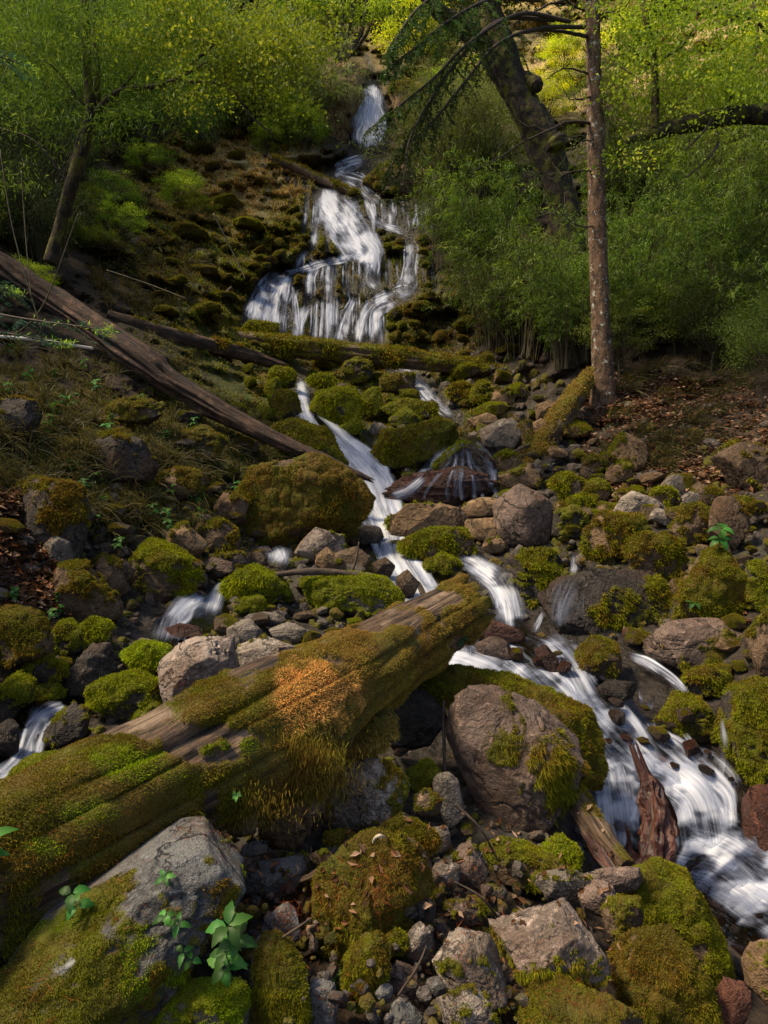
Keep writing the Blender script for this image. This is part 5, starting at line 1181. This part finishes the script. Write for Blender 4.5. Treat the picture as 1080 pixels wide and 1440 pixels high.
# ------------------------------------------------------------------ shrubs, crowns, plants
def bamboo_mesh(seed, h=2.6, nst=46, spread=1.1, nl=150, ln=.10, wd=.016, bare=.25, droop=.5):
    rs = np.random.RandomState(seed); B, L = Bag(), Bag()
    for s in range(nst):
        a = rs.rand() * 6.283; out = np.array([math.cos(a), math.sin(a), 0]); b = out * rs.rand() * .25 + rs.normal(size=3) * [.08, .08, 0]
        hh = h * rs.uniform(.55, 1.05); sp = spread * rs.uniform(.25, 1.0); t = np.linspace(0, 1, 12)[:, None]
        P = b + np.array([0, 0, 1]) * hh * (t - .32 * droop * t ** 3) + out * sp * t ** 1.7 + np.array([0, 0, -1]) * droop * .35 * hh * t ** 4
        V, Fs = tube(P, np.linspace(.010, .002, 12), 3, caps=False); B.add(V, Fs, rnd=rs.rand())
        for q in range(7):
            f = bare + (1 - bare) * (q + rs.rand()) / 7; j = f * 11; i0 = min(int(j), 10); p0 = P[i0] * (1 - j + i0) + P[i0 + 1] * (j - i0)
            d = nrm(rs.normal(size=3) * [1, 1, .5] + out * .6 + [0, 0, .25]); e = p0 + d * rs.uniform(.18, .42); m = nl // 7
            u = rs.rand(m, 1) ** .6; C = p0 + (e - p0) * u - np.array([0, 0, 1]) * .12 * u ** 2 + rs.normal(size=(m, 3)) * .028
            dd = nrm(d * .5 + rs.normal(size=(m, 3)) * .5 + [0, 0, -.55])
            Vl, Fl, tt, r = leaves(C, dd, nrm(rs.normal(size=(m, 3)) * .6 + [0, 0, 1]), ln * (.5 + .8 * rs.rand(m)), wd * (.7 + .6 * rs.rand(m)), rs)
            L.add(Vl, Fl, rnd=r * .35 + .65 * rs.rand() ** 1.5)
    return B.mesh('stems'), L.mesh('foliage', False)
def crown_mesh(seed, rad=1.6, flat=.75, ncl=60, nl=170, ln=.07, wd=.045, csz=.34, layers=True, trunk=1.0):
    rs = np.random.RandomState(seed); B, L = Bag(), Bag()
    top = np.array([0, 0, trunk])
    for c in range(ncl):
        d = nrm(rs.normal(size=3)); rr = rad * rs.uniform(.35, 1.0) ** .6 * (1 + .35 * vn(d[None] * 2 + seed, 3)[0]); C = top + np.array([0, 0, rad * flat * .8]) + d * rr * [1, 1, flat]
        P = wig(top * rs.uniform(.4, 1.0), C, 9, .14, rs, .05); V, Fs = tube(P, np.linspace(.018, .004, 9), 3, caps=False); B.add(V, Fs, rnd=rs.rand())
        sz = csz * rs.uniform(.6, 1.3); m = int(nl * rs.uniform(.5, 1.3)); q = rs.normal(size=(m, 3)) * [sz, sz, sz * (.35 if layers else .8)] * .6
        dd = nrm(q * .8 + rs.normal(size=(m, 3)) * .5 * sz + [0, 0, -.35 * sz])
        Vl, Fl, tt, r = leaves(C + q, dd, nrm(rs.normal(size=(m, 3)) * .5 + [0, 0, 1]), ln * (.6 + .7 * rs.rand(m)), wd * (.7 + .6 * rs.rand(m)), rs)
        L.add(Vl, Fl, rnd=np.clip(r * .35 + .65 * rs.rand() ** 1.3, 0, 1))
    V, Fs = tube(wig([0, 0, -.3], top, 10, .08, rs), np.linspace(.05, .03, 10), 7, caps=False); B.add(V, Fs, rnd=.5)
    return B.mesh('stems'), L.mesh('foliage', False)
PM = {'bam': [bamboo_mesh(s, spread=1.0 + .2 * s) for s in range(4)],
      'bamtall': [bamboo_mesh(20 + s, h=3.4, nst=60, nl=120, bare=.42, spread=.9, droop=.35) for s in range(2)],
      'crown': [crown_mesh(s) for s in range(3)],
      'fine': [crown_mesh(10 + s, rad=1.5, ncl=70, nl=230, ln=.085, wd=.014, csz=.36, layers=False) for s in range(3)],
      'wil': [bamboo_mesh(40 + s, h=2.4, nst=90, nl=120, ln=.13, wd=.010, spread=1.5, droop=.8, bare=.3) for s in range(2)]}
for v in PM.values():
    for a, b in v: a.materials.append(M['stem'])
RB = np.random.RandomState(21)
MV = {}
def bush(px, py, size, kind, mat, label, group, bright=1.0, k=1.0, lean=None, cat='shrub', name='shrub', Y=None, vi=None, hz=1.0, tone=(1, 1, 1)):
    """size: height in photo pixels; rooted on the ground at that pixel"""
    lst = PM[kind]; vi = RB.randint(len(lst)) if vi is None else vi; st, fo = lst[vi % len(lst)]
    key = (kind, vi % len(lst), mat)
    if key not in MV: m2 = fo.copy(); m2.materials.append(M[mat]); MV[key] = m2
    Y = Y or float(depth(px, py)[0]) * k; c = W(px, py, Y); H0 = {'bam': 2.3, 'bamtall': 3.0, 'crown': 3.4, 'fine': 3.2, 'wil': 1.7}[kind]; s = size / F * Y / H0
    e = empty(name, c, label=label, category=cat, group=group); e.rotation_euler = (RB.uniform(-.1, .1), RB.uniform(-.12, .12) if lean is None else lean, RB.uniform(0, 6.28)); e.scale = (s * hz, s * hz, s)
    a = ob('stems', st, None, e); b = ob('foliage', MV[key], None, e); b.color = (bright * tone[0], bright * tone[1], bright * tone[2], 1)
    return e
def many(pts, kind, mat, label, group, **kw):
    for p in pts:
        if 690 < p[0] < 832 and 200 < p[1] < 500: p = (p[0], p[1], min(p[2], max(p[1] - 318, 34)))      # the leaning tree stands clear of the shrubs
        bush(p[0], p[1], p[2], kind if not isinstance(kind, list) else kind[RB.randint(len(kind))], mat, label, group, **kw)
def jit(x0, x1, y0, y1, nx, ny, s0, s1, j=.45):
    out = []
    for b in range(ny):
        for a in range(nx):
            out.append((x0 + (x1 - x0) * (a + .5 + RB.uniform(-j, j)) / nx, y0 + (y1 - y0) * (b + .5 + RB.uniform(-j, j)) / ny, RB.uniform(s0, s1)))
    return sorted(out, key=lambda q: q[1])
# right bank : feathery bamboo
many(jit(640,1120,330,520,7,3,150,230), 'bam', 'leaf_bamboo', 'feathery dark green bamboo clump on the lower right bank', 'bamboo clumps on the lower right bank', bright=.9)
many(jit(600,1120,190,330,7,3,130,210), ['bam','bamtall'], 'leaf_bamboo', 'feathery mid green bamboo clump higher on the right bank', 'bamboo clumps higher on the right bank', bright=1.25, tone=(1.15, 1, .8))
many([(620,380,130),(660,430,150),(700,470,170),(742,500,180),(790,520,150)], 'bamtall', 'leaf_bamboo', 'tall thin stemmed bamboo clump beside the big fall', 'thin stemmed bamboo beside the fall', bright=.75)
many([(640,300,190),(690,280,190),(650,240,170),(700,350,150)], 'fine', 'leaf_grey', 'pale grey green shrub right of the big fall', 'pale shrubs right of the fall', bright=1.2)
many([(830,470,120),(800,500,110),(870,530,120),(900,500,120)], 'crown', 'leaf_bamboo', 'fresh leaved shrub around the foot of the straight conifer', 'shrubs at the foot of the conifer', bright=1.3)
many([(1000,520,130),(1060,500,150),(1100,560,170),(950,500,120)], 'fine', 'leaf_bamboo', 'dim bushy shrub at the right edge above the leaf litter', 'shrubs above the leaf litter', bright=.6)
# hillside behind: bright and tone put its sunlight into the leaf colour
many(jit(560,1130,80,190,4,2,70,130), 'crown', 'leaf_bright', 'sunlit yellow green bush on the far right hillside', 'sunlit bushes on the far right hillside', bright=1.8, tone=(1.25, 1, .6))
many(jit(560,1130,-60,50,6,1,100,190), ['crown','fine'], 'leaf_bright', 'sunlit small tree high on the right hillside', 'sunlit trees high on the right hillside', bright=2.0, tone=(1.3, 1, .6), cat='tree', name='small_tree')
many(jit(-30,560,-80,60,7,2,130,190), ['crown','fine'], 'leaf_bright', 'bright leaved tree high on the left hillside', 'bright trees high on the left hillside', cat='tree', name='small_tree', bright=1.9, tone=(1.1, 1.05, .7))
many([(575,62,70),(600,80,80),(625,110,80),(520,36,80),(630,170,80),(410,80,90),(500,30,90)], 'crown', 'leaf_bright', 'light green bush around the top of the upper waterfall', 'bushes around the upper waterfall', bright=1.1)
# left slope
many([(340,190,150),(385,200,140),(420,190,120),(360,150,140)], 'wil', 'leaf_grey', 'drooping pale willow like shrub above the moss slope', 'pale drooping shrubs above the moss slope', bright=1.05)
many([(405,215,90),(430,215,70),(375,225,60),(440,110,90),(425,150,110),(300,130,120)], 'crown', 'leaf_bright', 'small bright green leafy bush left of the upper waterfall', 'bright bushes left of the upper waterfall', bright=1.1)
many(jit(-60,300,110,250,6,2,170,240), ['fine','bam'], 'leaf_bamboo', 'dense green bush on the upper left slope', 'dense bushes on the upper left slope', bright=1.1)
many(jit(-80,120,250,380,3,2,120,180), ['fine','bam'], 'leaf_dark', 'dark bush in the shade at the left edge', 'dark bushes at the left edge', bright=1.0)
many([(95,350,50),(140,370,55),(170,340,60),(120,310,50),(250,300,60),(280,320,50),(160,300,60),(210,260,60),(40,420,60),(190,215,70)], 'crown', 'leaf_bright', 'small bright fern like bush on the shaded left slope', 'small bright bushes on the left slope', bright=.8, hz=1.3)
many([(1160,520,200),(1230,560,220),(1310,600,260),(1190,430,200),(1290,460,240),(1400,520,280),(1180,330,200),(1300,330,220)], 'bam', 'leaf_bamboo', 'bamboo clump past the right edge', 'bamboo past the right edge', bright=.8)
many([(-110,380,200),(-190,440,220),(-280,520,240),(-160,300,200),(-270,360,220)], 'fine', 'leaf_bamboo', 'bush past the left edge', 'bushes past the left edge', bright=.8)
# foliage of the near tree on the left: crown clumps hung on its branches
def foliage_on(parent, spots, kind, mat, bright, sz, seed=0):
    rs = np.random.RandomState(seed); base = np.array(parent.location); bag = Bag(); V0 = None
    for (x, y, Y, rx, ry, m) in spots:
        c = rs.normal(size=(m, 2)) * .5; m = int(m * .8); ncl = max(4, m // 75); cc = rs.normal(size=(ncl, 3)) * .5; idx = rs.randint(ncl, size=m)
        ctr = W(x + cc[:, 0] * rx, y + cc[:, 1] * ry, Y + cc[:, 2] * .8); P = ctr[idx] + rs.normal(size=(m, 3)) * np.array([.19, .19, .055]); dd = nrm(rs.normal(size=(m, 3)) * .6 + [0, 0, -.45])
        cr = rs.rand(ncl) ** 1.4; Vl, Fl, tt, r = leaves(P - base, dd, nrm(rs.normal(size=(m, 3)) * .5 + [0, 0, 1]), sz[0] * (.6 + .7 * rs.rand(m)), sz[1] * (.7 + .6 * rs.rand(m)), rs); bag.add(Vl, Fl, rnd=r * .4 + .6 * np.repeat(cr[idx], 4))
    o = ob('crown', bag.mesh('crown', False), M[mat], parent); o.color = (bright, bright, bright, 1); return o
foliage_on(t3, [(120,60,9.0,130,90,5200),(30,120,8.8,80,110,4200),(210,60,8.8,90,70,3400),(60,10,8.8,120,50,3600),(190,150,8.8,70,50,1600)], 'fine', 'leaf_bamboo', .85, (.09, .016), 3)
foliage_on(t3, [(300,60,8.6,110,60,3600),(380,60,8.6,80,70,2600),(330,110,8.6,90,50,1300),(400,130,8.7,50,50,1000),(250,20,8.7,100,40,2200)], 'crown', 'leaf_bright', 1.4, (.055, .035), 4)  # leaf colour raised to carry a sunlit glow
foliage_on(t4, [(960,60,10.2,110,70,3600),(1040,40,10.3,80,70,2600),(900,120,10.1,60,50,1300),(1000,130,10.3,80,40,1500),(880,20,10.2,60,50,1300),(1060,110,10.4,60,40,1200),(900,215,10.1,50,20,500)], 'crown', 'leaf_bright', 1.2, (.06, .038), 5)
foliage_on(t2, [(640,20,13.8,60,40,1600),(700,-20,14,90,40,2000)], 'crown', 'leaf_dark', 1.2, (.07, .04), 6)
foliage_on(t5, [(480,10,23,60,30,1500),(440,0,23,50,30,900),(530,5,23,40,30,900)], 'crown', 'leaf_bright', 1.0, (.10, .07), 7)
foliage_on(t1, [(868,230,10.0,60,60,900),(850,20,10.0,80,50,900)], 'needle', 'needle', 1.4, (.045, .016), 8)

# near fir bough poking in at the left edge
fb = empty('fir_bough', W(-60, 430, 2.9), label='blue green fir bough with pale fresh tips poking in at the left edge', category='branch')
rs = np.random.RandomState(8); base = np.array(fb.location); bt = Bag()
for bi, pts in enumerate([[(-60,425,2.9),(0,442,2.85),(60,452,2.8),(120,460,2.75),(150,466,2.72)], [(-60,470,3.0),(0,468,2.95),(50,476,2.9),(90,484,2.9)], [(-40,410,3.0),(0,405,3.0),(20,412,3.0)], [(-60,70,3.4),(0,80,3.4),(40,95,3.4)]][:4]):
    C = catmull(pts, 30); P = W(C[:, 0], C[:, 1], C[:, 2]) - base; bb, bl = Bag(), Bag(); V, Fs = tube(P, np.linspace(.006, .002, 30), 5, caps=False); bb.add(V, Fs, rnd=.5)
    spray(bb, bl, P, rs, side=.11, ntw=16, nl=60, ln=.018, wd=.0028, droop=.12, t0=.05, tw_r=.0015)
    br = ob('branch', bb.mesh('branch'), M['twig'], fb); ob('needles', bl.mesh('needles', False), M['needle_blue'], br)
    m = 60; q = P[-1] + rs.normal(size=(m, 3)) * [.018, .018, .008]; q2 = P[rs.randint(12, 30, m)] + rs.normal(size=(m, 3)) * [.02, .02, .006]
    for qq in (q, q2[:24]):
        Vl, Fl, tt, r = leaves(qq, nrm(rs.normal(size=(len(qq), 3)) + [.5, 0, .1]), nrm(rs.normal(size=(len(qq), 3))), .022, .005, rs); bt.add(Vl, Fl, rnd=r)
ob('fresh_tips', bt.mesh('fresh_tips', False), M['leaf_new'], fb)

# ------------------------------------------------------------------ grass, litter, needles (past counting)
def on_ground(n, zones, rs, k=.998):
    P = []
    for (x, y, rx, ry, w) in zones:
        m = int(n * w); a = rs.rand(m) * 6.283; r = np.sqrt(rs.rand(m)); P.append(np.stack([x + rx * r * np.cos(a), y + ry * r * np.sin(a)], -1))
    P = np.concatenate(P); P = P[np.array([min(seg_dist(np.array(px), np.array(py), q) for z, q, d in STREAMS if z in 'abcf') > 6 for px, py in P[::1]])] if len(P) < 3000 else P
    return W(P[:, 0], P[:, 1], depth(P[:, 0], P[:, 1]) * k), P
rs = np.random.RandomState(31)
def grass_obj(n_tuft, zones, label, bright, per=26, ln=.22, hang=.4):
    T, px = on_ground(n_tuft, zones, rs); bag = Bag(); N = len(T)
    for p in T:
        m = per; L = ln * rs.uniform(.5, 1.3) * (.5 + rs.rand(m)); d = nrm(rs.normal(size=(m, 3)) * .45 + [.15, -.35, .8]); w = .0035 + .0007 * np.linalg.norm(p - CAM)
        b = p + rs.normal(size=(m, 3)) * [.03, .03, .005]; t = np.array([0, .4, .75, 1.0]); s = nrm(np.cross(d, [0, -1, .3])) * w / 2
        Pt = b[:, None] + d[:, None] * L[:, None, None] * t[None, :, None] + np.array([.1, -.3, -1]) * (hang * L)[:, None, None] * (t ** 2)[None, :, None] * 1.3
        wt = np.array([1, .8, .5, .1])[None, :, None]
        V = np.stack([Pt - s[:, None] * wt, Pt + s[:, None] * wt], 2).reshape(-1, 3); i = np.arange(m)[:, None] * 8 + np.array([0, 2, 4])[None]
        bag.add(V, np.stack([i, i + 1, i + 3, i + 2], -1).reshape(-1, 4), rnd=np.repeat(rs.rand(m), 8))
    o = ob('grass', bag.mesh('grass', False), M['grass'], kind='stuff', label=label, category='grass'); o.color = (bright, bright, bright, 1)
grass_obj(520, [(90,600,120,110,.3),(200,690,120,80,.25),(330,620,130,50,.25),(40,560,80,70,.2)], 'dry yellowish grass hanging over the left bank', .75)
grass_obj(200, [(170,280,90,90,.5),(210,390,90,50,.5)], 'pale grass tufts on the upper left slope', .7, ln=.3)
grass_obj(120, [(960,570,110,60,.6),(900,640,60,30,.4)], 'thin dry grass stems on the right bank', .7, ln=.3)
def litter(n, zones, mat, name, label, ln, wd, flat=.25, k=.992):
    T, px = on_ground(n, zones, rs, k); m = len(T); dist = np.linalg.norm(T - CAM, axis=1)
    d = nrm(rs.normal(size=(m, 3)) * [1, 1, flat] + [0, -.25, -.1]); up = nrm(rs.normal(size=(m, 3)) * .4 + [0, -.5, 1])
    V, Fa, t, r = leaves(T, d, up, ln * (.5 + rs.rand(m)), wd * (.6 + .8 * rs.rand(m)), rs, .3)
    ob(name, mesh_np(name, V, Fa, False, {'rnd': r}), M[mat], kind='stuff', label=label, category='litter')
litter(5200, [(960,610,150,80,.5),(950,680,120,40,.2),(900,560,100,40,.3)], 'litter', 'leaf_litter', 'brown and tan fallen leaves covering the right bank', .075, .04)
litter(1600, [(1200,650,130,90,.4),(1280,850,150,140,.4),(-150,850,120,140,.2)], 'litter', 'leaf_litter', 'fallen leaves past the edges of the view', .07, .04)
litter(1500, [(40,760,60,90,.6),(40,860,60,40,.2),(220,230,70,60,.2)], 'litter', 'leaf_litter', 'fallen leaves on the left bank', .07, .04)
litter(420, [(1000,868,50,20,.5),(900,720,80,40,.5)], 'litter', 'leaf_litter', 'fallen leaves between the right bank boulders', .05, .03)
# ------------------------------------------------------------------ small plants
bpy.context.view_layer.update(); DG = bpy.context.evaluated_depsgraph_get()
def hit(px, py, default=3.0):
    q = W(px, py, 1.0) - CAM; ok, loc, n, _, o, _ = SC.ray_cast(DG, Vector(CAM), Vector(q).normalized())
    return (np.array(loc), np.array(n)) if ok and loc[1] < 16 else (W(px, py, default), np.array([0, -.5, .8]))
def hits(px, py): 
    r = [hit(a, b) for a, b in zip(px, py)]; return np.array([x[0] for x in r]), np.array([x[1] for x in r])
def leaf_poly(L, Wd, nseg=9, serr=.08, rs=R):
    u = np.linspace(0, 1, nseg); w = Wd * np.sin(np.pi * u ** .75) ** .9; w[0] = w[-1] = .001
    w2 = w * (1 + serr * np.where(np.arange(nseg) % 2, 1, -1)); z = .10 * L * np.sin(u * np.pi) - .20 * L * u ** 2
    mid = np.stack([u * L, 0 * u, z], -1); l = np.stack([u * L - .02 * L, w2 / 2, z + w * .14], -1); r = l * [1, -1, 1]
    V = np.concatenate([l, mid, r]); i = np.arange(nseg - 1); n = nseg
    return V, np.concatenate([np.stack([i, i + n, i + n + 1, i + 1], -1), np.stack([i + n, i + 2 * n, i + 2 * n + 1, i + n + 1], -1)])
def plant(px, py, Y, size, label, nl=10, whorl=2, seed=0, group=None, tilt=(0, 0), fix=False):
    """size: leaf length px"""
    rs = np.random.RandomState(seed); p_, n_ = hit(px, py, Y); Y = Y if fix else p_[1] - .01; mpp = Y / F; base = W(px, py, Y); L = size * mpp
    e = empty('seedling', base, label=label, category='plant')
    if group: e['group'] = group
    stems = Bag()
    for w in range(whorl):
        top = np.array([rs.uniform(-.5, .5) * L + tilt[0] * L * w, -.25 * L * w - .2 * L, L * (.6 + .75 * w) + tilt[1] * L]); P = wig([0, 0, -.3 * L], top, 10, .12, rs); V, Fs = tube(P, L * .025, 5, caps=False); stems.add(V, Fs, rnd=rs.rand())
        m = nl // whorl
        for q in range(m):
            a = q * 6.283 / m + rs.uniform(-.3, .3) + w * .6; pit = rs.uniform(-.15, .35); lv, lf = leaf_poly(L * rs.uniform(.7, 1.1), L * .52 * rs.uniform(.8, 1.1))
            ca, sa = math.cos(a), math.sin(a); rx = np.array([[1, 0, 0], [0, math.cos(.35), -math.sin(.35)], [0, math.sin(.35), math.cos(.35)]])
            cp, sp = math.cos(pit), math.sin(pit); v = lv @ np.array([[cp, 0, -sp], [0, 1, 0], [sp, 0, cp]]); v = v @ np.array([[ca, sa, 0], [-sa, ca, 0], [0, 0, 1]])
            v[:, 2] += -.25 * v[:, 1] * 0; v = v @ np.array([[1, 0, 0], [0, .80, .6], [0, -.6, .80]])   # faces lean towards the light over the stream
            b = bpy.data.objects
            o = ob('leaf', mesh_np('leaf', v, lf, True, {'rnd': np.full(len(v), rs.rand())}), M['leaf_plant'], e, top + nrm(v[-1] * 0 + v[12]) * L * .08)
    ob('stem', stems.mesh('stem'), M['stem_green'], e)
    return e
plant(326, 1372, 1.93, 32, 'leafy green seedling with many toothed leaves in the left foreground', 20, 4, seed=5, fix=True, tilt=(.12, -.1))
plant(100, 1285, 1.95, 26, 'small green seedling between the log and the long grey slab', 6, 2, seed=6)
plant(-6, 1222, 1.75, 36, 'green seedling cut by the left edge on the big log', 6, 2, seed=7)
plant(244, 1308, 1.90, 18, 'tiny seedling growing from the long grey slab', 8, 2, seed=8)
plant(240, 1242, 1.98, 15, 'tiny pale sprig on top of the long grey slab', 5, 1, seed=9)
plant(266, 1358, 1.88, 18, 'small dark seedling under the long grey slab', 6, 2, seed=10)
plant(478, 1385, 2.10, 14, 'tiny seedling in the gap below the shaggy boulder', 8, 2, seed=11)
plant(652, 905, 4.2, 18, 'small plant growing at the end of the big log', 5, 1, seed=12)
plant(330, 1124, 2.48, 10, 'tiny plant on the lower side of the big log', 5, 1, seed=13)
plant(1010, 770, 6.3, 20, 'leafy plant growing above the big mossy boulder on the right bank', 10, 2, seed=14)
plant(970, 855, 5.5, 14, 'small plant on the front of the big mossy boulder, right bank', 5, 1, seed=15)
protos = [plant(165, 770, float(depth(165, 770)[0]) * .985, 10, 'x', 9, 2, 40 + i) for i in range(3)]
for p in protos: p['label'] = 'small light green herb on the grassy left bank'; p['group'] = 'herbs on the left bank'
def kids(o): return [c for c in bpy.data.objects if c.parent == o]
PK = {p.name: kids(p) for p in protos}; Y0 = [float(np.array(p.location)[1]) for p in protos]
def herbs(zone, n, s0, s1, label, group, first=False):
    a = 0
    while a < n:
        x, y = zone[0] + RB.uniform(-1, 1) * zone[2], zone[1] + RB.uniform(-1, 1) * zone[3]
        Y = float(depth(x, y)[0]) * .985; q = protos[RB.randint(3)]; c = q.copy(); COL.objects.link(c); c.location = W(x, y, Y); c.rotation_euler = (0, 0, RB.uniform(-2, 2))
        s = RB.uniform(s0, s1) * Y / Y0[0]; c.scale = (s, s, s); c['label'] = label; c['group'] = group
        for k_ in PK[q.name]:
            d = k_.copy(); COL.objects.link(d); d.parent = c
        a += 1
for i, p in enumerate(protos): p.location = G([165, 120, 240][i], [772, 690, 745][i], .985)
herbs((100, 560, 110, 70), 22, .6, 1.3, 'small light green herb on the grassy left bank', 'herbs on the left bank')
herbs((200, 690, 110, 60), 12, .6, 1.2, 'small light green herb on the grassy left bank', 'herbs on the left bank')
herbs((50, 850, 50, 40), 7, .6, 1.1, 'small green herb near the left edge boulders', 'herbs near the left edge boulders')
herbs((400, 690, 70, 40), 7, .4, .8, 'little herb rooted on the rust and green slab', 'herbs on the rust and green slab')
herbs((300, 590, 70, 30), 7, .5, .8, 'little herb along the fallen trunk', 'herbs along the fallen trunk')
# red pine needles on the foreground rocks
bag = Bag(); m = 620; P, N = hits(rs.uniform(330, 880, m), rs.uniform(1130, 1440, m)); keep = (P[:, 1] > 2.45) & (N[:, 2] > .1); P, N = P[keep], N[keep]; m = len(P)
V, Fa, t, r = leaves(P + nrm(N) * .006, nrm(np.cross(N, rs.normal(size=(m, 3))) + .3 * rs.normal(size=(m, 3))), nrm(N + .4 * rs.normal(size=(m, 3))), .04 * (.4 + rs.rand(m)), .018 * (.5 + rs.rand(m)), rs, .3)
ob('leaf_litter', mesh_np('leaf_litter', V, Fa, False, {'rnd': r}), M['litter'], kind='stuff', label='curled dead leaves and bark bits among the foreground stones', category='litter')
bag = Bag()
for (x, y, rx, ry, m) in [(425,1262,60,34,260),(405,1290,50,30,160),(540,1270,16,50,110),(528,1225,70,30,90),(320,1192,24,30,50),(270,1174,36,12,50),(640,1250,90,80,120),(770,1395,100,50,150),(490,1380,16,60,40),(640,1330,40,80,90),(255,956,34,14,40),(60,1390,60,50,50),(230,1390,60,60,50),(120,1180,120,50,60),(180,1290,70,70,70),(470,1400,60,60,60),(880,1400,80,50,60),(40,800,60,70,120),(850,640,60,40,60)]:
    a = rs.normal(size=(m, 2)) * .55; P, N = hits(x + a[:, 0] * rx, y + a[:, 1] * ry); d = nrm(np.cross(N, rs.normal(size=(m, 3))) + .18 * rs.normal(size=(m, 3)) + [0, 0, -.1]); L = .042 * (.5 + rs.rand(m)) * np.clip(P[:, 1] / 2.6, .8, 2)
    V, Fa, t, r = leaves(P + nrm(N) * .006 - d * L[:, None] * .5, d, N, L, .0018 * np.clip(P[:, 1] / 2.6, .8, 2), rs, 0); bag.add(V, Fa, rnd=r)
ob('pine_needles', bag.mesh('pine_needles', False), M['needle_red'], kind='stuff', label='red fallen pine needles caught on the foreground rocks and moss', category='needles')
for s_, (a, b, Y, lab) in enumerate([((380,1330),(440,1290),2.2,'thin twig lying on the golden moss capped stone'),((560,1400),(600,1330),2.15,'thin twig leaning in the gap at the bottom centre'),((640,1130),(700,1210),3.0,'thin twig under the big brown boulder'),((700,1290),(640,1240),2.6,'dead twig between the rubble and the pink boulder'),((745,625),(700,648),9.6,'twig across the stones below the sunlit log'),((880,720),(850,640),8.6,'bare stem standing on the right bank rubble'),((480,835),(505,762),6.6,'dark twig caught in the stream narrows')]):
    log('twig', 'twig', lab, [(a[0],a[1],Y,4),((a[0]+b[0])/2+6,(a[1]+b[1])/2-4,Y-.03,4),(b[0],b[1],Y,2)], M['twig'], moss=0, seed=110 + s_, n=24, k=6)

# ------------------------------------------------------------------ shade trees standing outside the picture, camera, light
def shade_tree(x, y, z, s, label):
    lst = PM['crown']; e = empty('broadleaf_tree', (x, y, z), label=label, category='tree'); 
    V, Fs = tube(wig([0, 0, -1], [0, 0, s * 1.1], 14, .05, RB), np.linspace(.25, .12, 14), 10, caps=False); ob('trunk', mesh_np('trunk', V, Fs), M['bark_dark'], e)
    rs = np.random.RandomState(int(s * 10 + x)); bag = Bag(); m = 16000; ncl = 120; cc = nrm(rs.normal(size=(ncl, 3))) * rs.rand(ncl, 1) ** .4 * [s * .55, s * .55, s * .4] + [0, 0, s * 1.1]; P = cc[rs.randint(ncl, size=m)] + rs.normal(size=(m, 3)) * [.55, .55, .25]
    Vl, Fl, tt, r = leaves(P, nrm(rs.normal(size=(m, 3))), nrm(rs.normal(size=(m, 3)) * .5 + [0, 0, 1]), .32, .2, rs); bag.add(Vl, Fl, rnd=r)
    ob('crown', bag.mesh('crown', False), M['leaf_bright'], e)
for i, (x, y, z, s, w) in enumerate([][:0] and [(-9,1,0,9,'beside'),(-12,7,3,11,'above'),(-5.5,-5,-2,10,'behind')]):
    shade_tree(x, y, z, s, ['tall shade tree on the left bank beside the viewpoint','tall shade tree on the left slope above the viewpoint','tall shade tree behind the viewpoint on the left'][i])

cd = bpy.data.cameras.new('camera'); cam = bpy.data.objects.new('camera', cd); COL.objects.link(cam)
cam.location = CAM; cam.rotation_euler = (math.radians(90), 0, 0)
cd.sensor_fit = 'VERTICAL'; cd.sensor_height = 36; cd.lens = F / 1440 * 36; cd.clip_end = 500; cd.clip_start = .05
SC.camera = cam
SUN_EL, SUN_AZ = math.radians(56), math.radians(-105)    # azimuth clockwise from +y : from the left, a little behind
sd = Vector((math.sin(SUN_AZ) * math.cos(SUN_EL), math.cos(SUN_AZ) * math.cos(SUN_EL), math.sin(SUN_EL)))
L = bpy.data.lights.new('sun', 'SUN'); L.energy = 5.0; L.angle = math.radians(9); L.color = (1, .82, .54)
lo = bpy.data.objects.new('sun', L); COL.objects.link(lo); lo.rotation_euler = sd.to_track_quat('Z', 'Y').to_euler()
w = bpy.data.worlds.new('World'); SC.world = w; w.use_nodes = True; nt = w.node_tree
sky = nt.nodes.new('ShaderNodeTexSky'); sky.sky_type = 'NISHITA'; sky.sun_disc = False; sky.sun_elevation = SUN_EL; sky.sun_rotation = SUN_AZ; sky.dust_density = 3
nt.links.new(sky.outputs[0], nt.nodes['Background'].inputs[0]); nt.nodes['Background'].inputs[1].default_value = .15
SC.view_settings.view_transform = 'Standard'; SC.view_settings.look = 'None'; SC.view_settings.exposure = 0
SC.cycles.max_bounces = 6; SC.cycles.transparent_max_bounces = 24; SC.cycles.diffuse_bounces = 3; SC.cycles.use_denoising = True
SC.cycles.sample_clamp_indirect = 6
